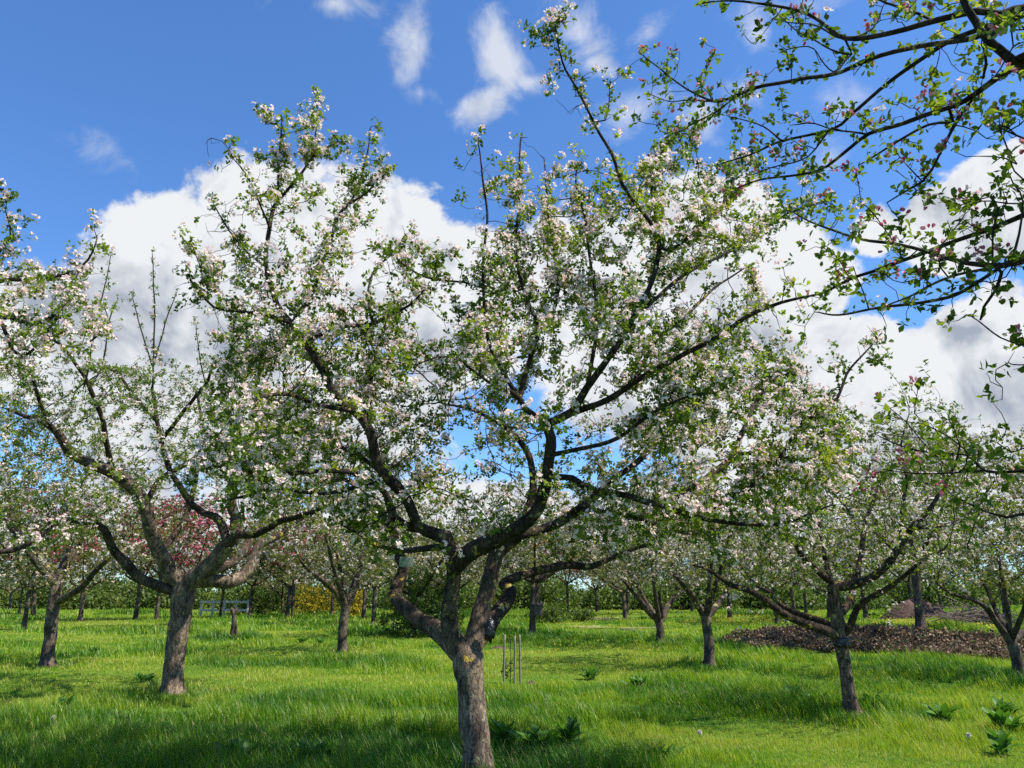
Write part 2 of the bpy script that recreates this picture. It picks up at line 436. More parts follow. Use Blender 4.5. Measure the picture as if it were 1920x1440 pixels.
    def tubes(s, base, lo, hi, gnarl=0.12, flare=True):
        V = []; Fc = []; s.fr = []
        for st in s.strands:
            if not (lo <= st[1][1] < hi): continue
            r0 = st[1][1]
            sides = 16 if r0 > 0.09 else 10 if r0 > 0.035 else 6 if r0 > 0.012 else 4 if r0 > 0.005 else 3
            pts = [Vector(s.P[i]) for i, _ in st]; n = len(pts)
            ref = None; off = len(V)
            for k in range(n):
                tdir = (pts[min(k + 1, n - 1)] - pts[max(k - 1, 0)])
                if tdir.length < 1e-7: tdir = Vector((0, 0, 1))
                tdir.normalize()
                if ref is None: ref = tdir.orthogonal()
                ref = (ref - tdir * ref.dot(tdir)); ref = ref.normalized() if ref.length > 1e-6 else tdir.orthogonal().normalized()
                bi = tdir.cross(ref)
                r = st[k][1]
                if k == n - 1: r *= 0.5
                for a in range(sides):
                    an = 2 * math.pi * a / sides
                    dv = ref * math.cos(an) + bi * math.sin(an)
                    rr = r
                    if r > 0.018:
                        q = pts[k] + dv * r
                        rr = r * (1 + gnarl * 1.3 * noise.noise(q * (1.1 / max(r, .03)) * 0.6) + gnarl * 0.6 * noise.noise(q * (3.0 / max(r, .03)) * 0.6))
                        if flare:
                            h = q.z - base[2]
                            if h < 0.35: rr *= 1 + 0.38 * (1 - max(h, 0) / 0.35) ** 2 * (1 + 0.5 * math.sin(an * 3 + 1))
                    v = pts[k] + dv * rr
                    V.append((v.x - base[0], v.y - base[1], v.z - base[2]))
            for k in range(n - 1):
                b0 = off + k * sides
                for a in range(sides):
                    a2 = (a + 1) % sides
                    Fc.append((b0 + a, b0 + a2, b0 + sides + a2, b0 + sides + a)); s.fr.append(st[k][1])
            if True:   # close the tip
                b0 = off + (n - 1) * sides
                c = len(V); V.append((pts[-1].x - base[0], pts[-1].y - base[1], pts[-1].z - base[2]))
                for a in range(0, sides, 1):
                    Fc.append((b0 + a, b0 + (a + 1) % sides, c, c)); s.fr.append(st[-1][1])
        s.last = (V, Fc)
        TUBE_R[0] = list(s.fr)
        return V, Fc

TUBE_R = [None]
def tube_mesh(name, VF, mat, parent):
    V, Fc = VF; rr = np.array(TUBE_R[0])
    if not Fc: return None
    # split into quads/tris: tri caps have a repeated index, so triangulate all
    Fa = np.array(Fc, dtype=np.int32)
    t1 = Fa[:, [0, 1, 2]]; q = Fa[:, 2] != Fa[:, 3]; t2 = Fa[q][:, [0, 2, 3]]
    return np_mesh(name, V, np.vstack([t1, t2]), mat, parent, smooth=True, rnd=np.concatenate([rr, rr[q]]))

LEAF_V = np.array([[0, 0, 0], [0.24, 0.26, 0.06], [0.36, 0.60, 0.05], [0, 1, -0.10], [-0.36, 0.60, 0.05], [-0.24, 0.26, 0.06], [0, 0.45, -0.03]])[:, :]
LEAF_V[:, 0] *= 0.85
LEAF_F = np.array([[0, 1, 6], [1, 2, 6], [2, 3, 6], [3, 4, 6], [4, 5, 6], [5, 0, 6]])
DIAM_V = np.array([[0, 0, 0], [0.33, 0.5, 0.08], [0, 1, -0.05], [-0.33, 0.5, 0.08]])
DIAM_F = np.array([[0, 1, 3], [1, 2, 3]])
PETAL_V = np.array([[0, 0.0, 0], [0.34, 0.55, 0.14], [0.20, 0.98, 0.22], [-0.20, 0.98, 0.22], [-0.34, 0.55, 0.14]])
PETAL_F = np.array([[0, 1, 4], [1, 2, 4], [2, 3, 4]])

def unit(a): return a / np.maximum(np.linalg.norm(a, axis=-1, keepdims=True), 1e-9)
def frames(d, nrm):
    """columns x, y(=d), z(~nrm)"""
    y = unit(d); x = unit(np.cross(y, nrm)); z = np.cross(x, y)
    return np.stack([x, y, z], axis=-1)
def scatter(tv, tf, R, Sc, T, rnd):
    n = len(T); k = len(tv)
    v = np.einsum('nij,kj->nki', R, tv) * Sc[:, None, None] + T[:, None, :]
    f = tf[None] + (np.arange(n) * k)[:, None, None]
    return v.reshape(-1, 3), f.reshape(-1, tf.shape[1]), np.repeat(rnd, len(tf))
def rosette(rs, C, A, count, elev, size, jit=0.012, tv=LEAF_V, tf=LEAF_F, spread=.15, rnd=None, rj=.25):
    """count blades round each centre C with axis A"""
    n = len(C); m = n * count
    Cr = np.repeat(C, count, 0); Ar = np.repeat(A, count, 0)
    B = unit(np.cross(Ar, rs.normal(size=(n, 3)).repeat(count, 0) + 1e-3)); Bt = np.cross(Ar, B)
    th = (np.tile(np.arange(count), n) / count + np.repeat(rs.rand(n), count)) * 2 * np.pi + rs.normal(0, spread * 2, m)
    e = elev + rs.normal(0, spread * 1.6, m)
    rad = B * np.cos(th)[:, None] + Bt * np.sin(th)[:, None]
    d = rad * np.cos(e)[:, None] + Ar * np.sin(e)[:, None]
    nrm = Ar * np.cos(e)[:, None] - rad * np.sin(e)[:, None] + rs.normal(0, spread, (m, 3))
    sz = size * (0.65 + 0.6 * rs.rand(m))
    T = Cr + rs.normal(0, jit, (m, 3))
    r = np.clip(np.repeat(rs.rand(n) if rnd is None else rnd, count) * .6 + rs.rand(m) * .4, 0, 1)
    return scatter(tv, tf, frames(d, nrm), sz, T, r)
def join(parts):
    V, Fc, Rn, o = [], [], [], 0
    for v, f, r in parts:
        V.append(v); Fc.append(f + o); Rn.append(r); o += len(v)
    return np.vstack(V), np.vstack(Fc), np.concatenate(Rn)

def dress(tree, parent, base, seed, dens=1.0, flower=0.45, leaf=0.05, fl=0.021, far=False, budmix=0.0, mleaf=None, mpetal=None, leafn=5, rmax=0.008, spur=0.045, bare=0.0, keep_fn=None, zfree=99):
    """leaf rosettes and flower clusters along the thin wood"""
    rs = np.random.RandomState(seed)
    P = np.array(tree.P); R = np.array(tree.R); par = np.array(tree.par)
    idx = np.where((R < rmax) & (par >= 0))[0]
    is_tip = np.array([len(tree.ch[i]) == 0 for i in idx])
    C, A = [], []
    rep = int(math.ceil(dens)); 
    for k in range(rep):
        pr = dens / rep
        sel = (rs.rand(len(idx)) < pr) | (is_tip & (k == 0))
        ii = idx[sel]
        dseg = P[ii] - P[par[ii]]; rr_ = R[ii][:, None]
        t = rs.rand(len(ii))[:, None]
        pos = np.where(is_tip[sel][:, None] & (k == 0), P[ii], P[par[ii]] + dseg * t)
        ax = unit(rs.normal(size=(len(ii), 3)) * 0.75 + np.array([0, 0, 0.75]) + 0.4 * unit(dseg))
        C.append(pos + ax * (rr_ + spur * (0.4 + rs.rand(len(ii))[:, None]))); A.append(ax)
    C = np.vstack(C); A = np.vstack(A)
    if bare > 0:
        nzv = np.array([noise.noise(Vector(c) * 0.9 + Vector((seed, 0, 0))) for c in C])
        nz2 = np.array([noise.noise(Vector(c) * (2.2 if far else 4.5)) for c in C])
        kp = (nzv + nz2 * 0.7 + rs.normal(0, .10, len(C))) > (bare - 0.5)
        kp = kp | (C[:, 2] > zfree)
        C, A = C[kp], A[kp]
    if keep_fn:
        kp = np.array([not keep_fn(c) for c in C]); C, A = C[kp], A[kp]
    n = len(C)
    patch = np.array([noise.noise(Vector(c) * 1.3) for c in C]) * 0.9 + 0.5
    tv, tf = (DIAM_V, DIAM_F) if far else (LEAF_V, LEAF_F)
    Lp = rosette(rs, C - base, A, leafn, 0.45, leaf, tv=tv, tf=tf, spread=.28, rnd=np.clip(patch, 0, 1))
    np_mesh('foliage', Lp[0], Lp[1], mleaf or M_LEAF, parent, rnd=Lp[2])
    fp = np.array([noise.noise(Vector(c) * (1.6 if far else 5.0) + Vector((9, 0, 0))) for c in C])
    isf = rs.rand(n) < flower * np.clip(0.75 + 2.4 * fp, 0, 1.7) * (0.7 + .6 * patch)
    Cf, Af = C[isf], A[isf]
    if len(Cf):
        parts = []
        nf = 3 if far else 6
        for k in range(nf):
            keep = rs.rand(len(Cf)) < 0.8
            off = unit(rs.normal(size=(len(Cf), 3)) + Af * 0.9)
            c = (Cf + Af * (.03 if not far else .02) + off * (0.034 if not far else 0.045))[keep]
            a = unit(off[keep] + 0.3 * Af[keep])
            if far:
                q = rosette(rs, c - base, a, 3, 0.35, fl * 1.5, tv=DIAM_V * np.array([1.5, 1, 1]), tf=DIAM_F, jit=0.004, spread=.2)
            else:
                op = rs.rand(len(c))
                q = rosette(rs, c - base, a, 5, 0.42, fl, tv=PETAL_V, tf=PETAL_F, jit=0.001, spread=.10, rnd=np.clip(rs.rand(len(c)) * 1.1, 0, 1))
            parts.append(q)
        V, Fc, Rn = join(parts)
        np_mesh('blossom', V, Fc, mpetal or M_PETAL, parent, rnd=Rn)
    if budmix > 0:
        isb = rs.rand(n) < budmix
        Cb, Ab = C[isb], A[isb]
        parts = []
        for k in range(5):
            off = unit(rs.normal(size=(len(Cb), 3)) * .6 + Ab); c = Cb + off * rs.uniform(.02, .035, (len(Cb), 1))
            parts.append(rosette(rs, c - base, off, 4, 1.1, 0.019, tv=PETAL_V, tf=PETAL_F, jit=0.0005, spread=.06))
        V, Fc, Rn = join(parts)
        np_mesh('bud', V, Fc, M_BUD, parent, rnd=Rn)
    return n

def px_path(pts, Y0, Y1):
    """pixels (x, y, radius px) with the depth going from Y0 to Y1 along the limb"""
    c = [0.0]
    for a, b in zip(pts, pts[1:]): c.append(c[-1] + math.hypot(a[0] - b[0], a[1] - b[1]))
    out = []; lastr = None
    for (p, s) in zip(pts, c):
        Y = Y0 + (Y1 - Y0) * s / c[-1]
        r = p[2] if len(p) > 2 else lastr * 0.85
        lastr = r
        w = at(p[0], p[1], Y); out.append((w[0], w[1], w[2], r * scale_at(p[0], p[1], Y)))
    return out
def in_poly(x, y, poly):
    c = False; j = len(poly) - 1
    for i in range(len(poly)):
        xi, yi = poly[i]; xj, yj = poly[j]
        if (yi > y) != (yj > y) and x < (xj - xi) * (y - yi) / (yj - yi) + xi: c = not c
        j = i
    return c
def poly_attr(poly, n, Yc, dep, seed, gap=0.0, zmin=1.2):
    rnd = random.Random(seed); out = []
    xs = [p[0] for p in poly]; ys = [p[1] for p in poly]
    tries = 0
    while len(out) < n and tries < n * 60:
        tries += 1
        x, y = rnd.uniform(min(xs), max(xs)), rnd.uniform(min(ys), max(ys))
        if not in_poly(x, y, poly): continue
        w = at(x, y, Yc + rnd.uniform(-dep, dep))
        if w[2] < zmin: continue
        if gap and noise.noise(Vector(w) * 1.15 + Vector((seed, 0, 0))) < gap - 0.5: continue
        out.append(w)
    return out
def path_attr(tree, n, sig, seed, rlo=0.0, rhi=0.06, up=0.1):
    """attractors in a sleeve round the thinner limbs laid so far"""
    rnd = random.Random(seed)
    ids = [i for i in range(len(tree.P)) if rlo <= tree.r[i] < rhi]
    out = []
    for _ in range(n):
        p = tree.P[rnd.choice(ids)]
        out.append((p[0] + rnd.gauss(0, sig), p[1] + rnd.gauss(0, sig), p[2] + rnd.gauss(up, sig)))
    return out
def make_tree(name, label, cat, base_px, paths, attr_fn, step, seed, trunk_extra=None, group=None, thr=0.03, barkm=None, ck={}, dk={}):
    """paths: [(points, Y0, Y1)], the first is the trunk"""
    t = Tree(step)
    for i, (pts, Y0, Y1) in enumerate(paths):
        t.path(px_path(pts, Y0, Y1) if not isinstance(Y0, str) else pts, attach=(i > 0))
    bx, by = t.P[0][0], t.P[0][1]
    base = np.array([bx, by, gz(bx, by)])
    t.colonize(attr_fn(t), seed=seed, **ck)
    if step < .13: t.spurs(.25, .045, .022, seed)
    t.finish()
    root = empty(name, base)
    tag(root, label, cat, group)
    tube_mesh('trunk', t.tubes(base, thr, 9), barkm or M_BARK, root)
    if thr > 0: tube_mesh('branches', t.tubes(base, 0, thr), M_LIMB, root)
    nn = dress(t, root, base, seed + 100, **dk)
    return root

# ================================================================== GROUND
def build_ground():
    ys = np.concatenate([np.arange(-12, 40, 0.4), np.arange(40, 100, 1.5), np.geomspace(100, 900, 24)])
    xs = np.concatenate([-np.geomspace(900, 45, 22), np.arange(-44, 44, 0.6), np.geomspace(45, 900, 22)])
    X, Y = np.meshgrid(xs, ys)
    Z = ground_z(X, Y)
    V = np.stack([X, Y, Z], -1).reshape(-1, 3)
    ny, nx = X.shape
    i = np.arange(ny - 1)[:, None] * nx + np.arange(nx - 1)[None]
    Fc = np.stack([i, i + 1, i + nx + 1, i + nx], -1).reshape(-1, 4)
    m, t = new_mat('meadow_ground')
    tcn = t.nodes.new('ShaderNodeTexCoord')
    def nz(sc, d, ro):
        n = t.nodes.new('ShaderNodeTexNoise'); n.inputs['Scale'].default_value = sc; n.inputs['Detail'].default_value = d; n.inputs['Roughness'].default_value = ro
        t.links.new(tcn.outputs['Object'], n.inputs['Vector']); return n
    a = nz(0.35, 8, 0.7); b = nz(9, 8, 0.8)
    r1 = ramp_node(t, a.outputs[0], [(0.35, (0.06, 0.15, 0.012)), (0.5, (0.12, 0.22, 0.018)), (0.65, (0.20, 0.27, 0.03))])
    r2 = ramp_node(t, b.outputs[0], [(0.3, (0.35, 0.4, 0.3)), (0.7, (1.3, 1.25, 1.2))])
    mm = t.nodes.new('ShaderNodeMix'); mm.data_type = 'RGBA'; mm.blend_type = 'MULTIPLY'; mm.inputs[0].default_value = 1
    t.links.new(r1.outputs[0], mm.inputs[6]); t.links.new(r2.outputs[0], mm.inputs[7])
    p = t.nodes.new('ShaderNodeBsdfPrincipled'); p.inputs['Roughness'].default_value = 0.95; p.inputs['Specular IOR Level'].default_value = 0.1
    t.links.new(mm.outputs[2], p.inputs['Base Color'])
    bp = t.nodes.new('ShaderNodeBump'); bp.inputs['Distance'].default_value = 0.05; t.links.new(b.outputs[0], bp.inputs['Height']); t.links.new(bp.outputs[0], p.inputs['Normal'])
    o = t.nodes.new('ShaderNodeOutputMaterial'); t.links.new(p.outputs[0], o.inputs[0])
    g = np_mesh('ground', V, Fc, m, smooth=True)
    tag(g, 'green meadow ground of the orchard', 'ground', kind='structure')
build_ground()

# dirt track patches far behind the centre
def sheet(name, pxs, mat, dz, label, cat):
    P = [gp(*q) for q in pxs]
    cx = sum(p[0] for p in P) / len(P); cy = sum(p[1] for p in P) / len(P)
    V = []; n = len(P); rings = 5
    for k in range(rings + 1):
        f = k / rings
        for j, p in enumerate(P):
            x, y = cx + (p[0] - cx) * f, cy + (p[1] - cy) * f
            if k == rings: x += 0.3 * math.sin(j * 7.1); y += 0.4 * math.cos(j * 5.3)
            V.append((x, y, gz(x, y) + dz))
    Fc = [(k * n + j, k * n + (j + 1) % n, (k + 1) * n + (j + 1) % n, (k + 1) * n + j) for k in range(rings) for j in range(n)]
    o = np_mesh(name, V, np.array(Fc), mat, smooth=True)
    tag(o, label, cat, kind='structure')
M_PATH = plain_mat('worn_earth', (0.22, 0.22, 0.08), (0.42, 0.33, 0.19), 3, 0.95)
sheet('path', [(1085, 1161), (1110, 1158), (1150, 1158), (1190, 1160), (1160, 1163), (1120, 1163)], M_PATH, 0.03, 'tan worn patch of track in the far grass', 'path')
sheet('path', [(1055, 1176), (1100, 1174), (1170, 1176), (1230, 1177), (1290, 1176), (1220, 1180), (1120, 1179)], M_PATH, 0.03, 'long thin tan strip of worn grass behind the staked sapling', 'path')

# ================================================================== MAIN TREE
YM = 7.45
MAIN = [
    ([(900, 1475, 30), (896, 1420, 27), (890, 1360, 26.5), (884, 1300, 27), (879, 1262, 28), (876, 1235, 31)], YM, YM),
    # left low limb
    ([(868, 1225, 24), (850, 1208, 22), (825, 1184, 18), (790, 1164, 15), (758, 1138, 14), (738, 1115, 13), (748, 1090, 11), (757, 1062, 11), (745, 1035, 10), (738, 1000, 8), (715, 960, 7), (690, 920, 6), (650, 900, 5)], YM, YM + 1.6),
    # second stem
    ([(868, 1228, 22), (848, 1195, 19), (843, 1150, 16), (848, 1110, 14), (851, 1070, 14), (845, 1030, 14), (835, 1008, 14)], YM, YM - .3),
    ([(835, 1008, 13), (800, 995, 11), (785, 985, 10), (773, 960, 10), (757, 927, 10), (730, 900, 10), (706, 862, 9.5), (692, 805, 9), (665, 770, 8.5), (640, 755, 8), (610, 705, 7), (590, 670, 6.5), (570, 638, 6), (547, 607, 6)], YM - .3, YM - 1.0),
    ([(785, 990, 9), (760, 985, 9), (740, 972, 9), (730, 945, 8), (722, 925, 6), (700, 905, 5), (660, 885, 5), (630, 883, 4.5), (560, 886, 4), (513, 893, 4), (450, 880, 3), (400, 873, 2)], YM - .3, YM - 1.6),
    ([(700, 905, 4), (660, 915, 4), (600, 925, 4), (520, 915, 3.5), (470, 928, 3), (425, 938, 2)], YM - 1, YM - .2),
    ([(835, 1022, 7), (790, 1030, 6), (750, 1032, 5), (707, 1023, 4), (670, 1000, 3), (640, 985, 2)], YM - .3, YM - 1.5),
    # left upper crown
    ([(547, 607, 5), (520, 570, 5), (503, 517, 4.5), (500, 467, 4), (507, 417, 4), (518, 380, 3.5), (533, 363, 3), (567, 323, 2.5), (590, 293, 2), (633, 265, 1.5)], YM - 1.0, YM - .5),
    ([(520, 378, 3), (520, 345, 2.5), (521, 300, 2), (526, 255, 1.5), (528, 222, 1.2)], YM - .8, YM - 1),
    ([(590, 293, 2), (592, 262, 1.6), (594, 212, 1.2)], YM - .6, YM - .5),
    ([(505, 430, 2.5), (490, 390, 2), (472, 345, 2), (450, 310, 1.5), (437, 297, 1)], YM - .9, YM - 1.4),
    ([(500, 500, 2.5), (460, 470, 2), (425, 425, 1.6), (402, 385, 1.2)], YM - .9, YM - .3),
    ([(550, 610, 4), (587, 547, 4), (600, 503, 3.5), (620, 450, 3), (634, 405, 3), (655, 380, 2.5), (672, 352, 2), (682, 317, 1.6), (690, 280, 1.5), (694, 242, 1.2)], YM - 1.0, YM + .2),
    ([(655, 382, 2), (690, 360, 1.8), (705, 340, 1.4), (725, 325, 1)], YM - .3, YM - .6),
    ([(545, 605, 4), (500, 592, 3.5), (443, 583, 3), (400, 577, 2.5), (370, 543, 2), (353, 515, 1.5)], YM - 1.0, YM - 1.6),
    ([(380, 555, 1.4), (378, 510, 1.1), (360, 460, 1)], YM - 1.5, YM - 1.7),
    ([(575, 645, 4), (600, 628, 4), (653, 610, 3.5), (700, 605, 3), (767, 573, 2.5), (798, 540, 2)], YM - .9, YM - .6),
    ([(700, 606, 2.5), (690, 560, 2), (700, 510, 2), (740, 470, 1.8), (760, 440, 1.2)], YM - .8, YM - .1),
    ([(610, 705, 4), (580, 660, 3), (545, 640, 3), (480, 650, 2.5), (440, 680, 1.8)], YM - .9, YM + .4),
    ([(665, 770, 5), (600, 760, 4), (540, 740, 3.5), (480, 750, 3), (430, 790, 2)], YM - .7, YM - 1.7),
    ([(692, 805, 5), (695, 740, 4), (700, 680, 3.5), (720, 620, 3), (740, 560, 2)], YM - .6, YM + .6),
    ([(730, 900, 5), (680, 860, 4), (620, 830, 3.5), (560, 810, 3), (500, 820, 2)], YM - .4, YM + 1.2),
    # dark central limb
    ([(850, 1062, 17), (867, 1047, 17), (907, 1023, 16), (957, 1000, 14), (990, 978, 13), (1007, 957, 12), (1017, 927, 11.5), (1024, 893, 11), (1031, 853, 10.5), (1034, 820, 10), (1025, 795, 10)], YM - .3, YM - 1.0),
    ([(1024, 796, 8), (1005, 780, 6), (985, 765, 5.5), (974, 747, 5), (945, 725, 4.5), (915, 715, 3), (880, 690, 2.5)], YM - 1.0, YM - 1.3),
    ([(974, 750, 6), (978, 725, 5.5), (987, 695, 5), (1000, 650, 4.5), (1010, 610, 4), (985, 555, 3.5), (967, 470, 3), (973, 383, 2.5), (975, 317, 2), (976, 258, 1.3)], YM - 1.1, YM - .3),
    ([(974, 745, 5), (945, 700, 4), (915, 640, 3.5), (907, 560, 3), (907, 483, 2.8), (913, 400, 2.3), (905, 330, 1.8), (897, 270, 1.2)], YM - 1.1, YM - 1.5),
    ([(907, 540, 2.5), (870, 530, 2.2), (800, 520, 2.5), (760, 500, 2), (730, 470, 1.5)], YM - 1.3, YM - 1.0),
    ([(1005, 630, 3), (1045, 560, 3), (1040, 480, 2.5), (1030, 417, 2), (1023, 350, 1.6), (1020, 297, 1.1)], YM - .9, YM + .1),
    ([(1028, 795, 9), (1050, 785, 8), (1073, 773, 8), (1100, 727, 7), (1140, 673, 6), (1185, 600, 5), (1222, 525, 5), (1237, 463, 4.5), (1228, 430, 4), (1180, 367, 3.5), (1160, 327, 3.2), (1147, 287, 3), (1113, 230, 2.6), (1080, 163, 2.2), (1060, 130, 2), (1050, 93, 1.5), (1040, 40, 1.2)], YM - 1.0, YM - 2.2),
    ([(1113, 230, 1.6), (1135, 225, 1.4), (1143, 180, 1)], YM - 1.9, YM - 2.1),
    ([(1100, 727, 4), (1120, 600, 3.5), (1108, 500, 3), (1098, 417, 2.5), (1080, 350, 2), (1083, 312, 1.2)], YM - 1.1, YM - .6),
    ([(1237, 463, 3.5), (1257, 470, 3.5), (1327, 413, 3), (1353, 387, 2.5), (1380, 330, 2), (1410, 300, 1.5)], YM - 1.6, YM - 1.2),
    ([(1237, 470, 3), (1225, 380, 2.2), (1225, 320, 2), (1260, 260, 1.6), (1290, 250, 1)], YM - 1.6, YM - .8),
    ([(1185, 600, 4), (1230, 560, 4), (1280, 517, 3.5), (1330, 490, 3), (1380, 463, 2.8), (1430, 430, 2.3), (1477, 400, 2), (1530, 378, 1.4)], YM - 1.2, YM + .2),
    ([(1073, 775, 7), (1140, 750, 6.5), (1190, 717, 6), (1257, 677, 5.5), (1347, 632, 5), (1400, 595, 4.5), (1467, 567, 3.5), (1513, 556, 2.5)], YM - 1.0, YM - 2.0),
    ([(1190, 717, 4), (1230, 640, 3.5), (1290, 590, 3), (1340, 540, 2.5), (1400, 500, 1.6)], YM - 1.2, YM - .4),
    # right stems from the fork
    ([(880, 1228, 24), (889, 1195, 19), (900, 1150, 17), (910, 1115, 16), (921, 1070, 15), (930, 1040, 14), (950, 1022, 12), (972, 1005, 11), (985, 975, 10), (995, 940, 9), (1000, 900, 7), (990, 850, 6), (960, 810, 5), (930, 790, 4), (890, 770, 3), (850, 760, 2)], YM, YM + 1.0),
    ([(972, 1006, 9), (1010, 995, 9), (1050, 980, 9), (1085, 955, 8.5), (1113, 933, 8), (1150, 900, 6), (1190, 870, 6), (1240, 820, 5), (1274, 776, 4.5), (1300, 710, 4), (1340, 640, 3), (1350, 580, 2)], YM + .3, YM + 2.0),
    ([(885, 1222, 17), (905, 1190, 16), (927, 1158, 15), (950, 1127, 13.5), (958, 1108, 12), (945, 1096, 10), (960, 1085, 9), (1007, 1071, 8.5), (1057, 1060, 7.5), (1110, 1061, 6), (1160, 1040, 4), (1220, 1020, 3)], YM, YM + 2.2),
    ([(1027, 897, 6), (1073, 897, 6), (1095, 913, 6), (1133, 923, 6), (1173, 930, 6), (1223, 943, 5.5), (1280, 963, 5), (1330, 975, 4.5), (1380, 981, 4), (1463, 982, 3.5), (1513, 967, 2.6), (1550, 950, 1.6)], YM - .8, YM - 1.7),
    ([(1223, 943, 5), (1280, 925, 6), (1340, 885, 6), (1375, 850, 6), (1395, 805, 5), (1420, 750, 4), (1460, 710, 3), (1500, 690, 2)], YM - 1.0, YM + .5),
    ([(1280, 963, 4), (1330, 955, 4), (1397, 920, 4), (1447, 880, 4), (1480, 830, 3.5), (1507, 793, 3.5), (1563, 757, 3), (1587, 703, 2.6), (1613, 670, 2), (1645, 635, 1.3)], YM - 1.2, YM - .6),
    ([(1085, 955, 5), (1150, 960, 4), (1220, 980, 3.5), (1290, 1000, 3), (1350, 990, 2)], YM + .5, YM + 1.8),
    ([(1031, 850, 5), (1090, 840, 4), (1160, 820, 4), (1230, 770, 3), (1300, 740, 2)], YM - .9, YM - 1.7),
    ([(1375, 850, 4), (1440, 850, 3.5), (1500, 860, 3), (1580, 850, 2)], YM - .2, YM + .6),
]
MC1 = [(370, 500), (410, 420), (450, 440), (480, 330), (600, 300), (640, 400), (720, 440), (850, 480), (860, 560), (760, 600), (640, 640), (560, 700), (430, 700), (380, 580)]
MC2 = [(400, 620), (620, 600), (760, 620), (820, 700), (860, 620), (940, 560), (1000, 640), (1080, 560), (1180, 520), (1300, 560), (1420, 540), (1440, 640), (1540, 740), (1620, 800), (1600, 920), (1480, 1000), (1300, 1000), (1160, 1040), (1000, 1020), (860, 1010), (700, 1020), (560, 960), (430, 930), (380, 830)]
MC3 = [(890, 420), (900, 300), (1000, 330), (1060, 330), (1150, 330), (1240, 300), (1330, 330), (1430, 380), (1420, 470), (1280, 560), (1100, 620), (960, 620), (890, 560)]
MC4 = [(1280, 560), (1460, 560), (1600, 640), (1640, 760), (1500, 780), (1300, 760)]
SLEEVE = [at(895, 1435, YM), at(892, 1390, YM), at(888, 1340, YM), at(884, 1290, YM)]
def in_sleeve(p, rad=0.26):
    for q in SLEEVE:
        d = Vector(p) - Vector(q); k = d.dot(sv)
        if k > 0.6 and (d - sv * k).length < rad: return True
    return False
def open_vase(p):
    '''the middle of the crown stays open, as in a pruned vase'''
    ra = math.hypot(p[0] - MAXIS[0], p[1] - MAXIS[1]); z = p[2]
    h = int(abs(p[0] * 7919 + p[1] * 104729 + p[2] * 1299709)) % 100
    if z < 2.1 and h < 60: return True
    if z < 3.3 and p[1] < MAXIS[1] - 0.5 and abs(p[0] - MAXIS[0]) < 1.4 and h < 85: return True
    return z < 4.2 and ra < 0.45 + 0.28 * (z - 1.6) and h < 55
MAXIS = at(900, 1235, YM)
def main_attr(t):
    a = path_attr(t, 3000, 0.125, 1, 0, 0.030, up=-0.05)
    a += poly_attr(MC2, 4500, YM, 2.1, 3, 0.50) + poly_attr(MC1, 240, YM - .6, 1.0, 2, 0.5) + poly_attr(MC3, 300, YM - .7, 1.2, 4, 0.5)
    a = [p for p in a if not in_sleeve(p, .4) and not open_vase(p)]
    return a
main_tree = make_tree('apple_tree', 'large blossoming apple tree in the centre foreground with forked trunk', 'tree', None, MAIN, main_attr, 0.085, 5, thr=0.10,
    ck=dict(di=0.5, dk=0.11, iters=45, wob=0.42, up=.04), dk=dict(dens=1.8, flower=0.60, leaf=0.042, fl=0.022, leafn=6, bare=0.33, rmax=0.022, keep_fn=in_sleeve))

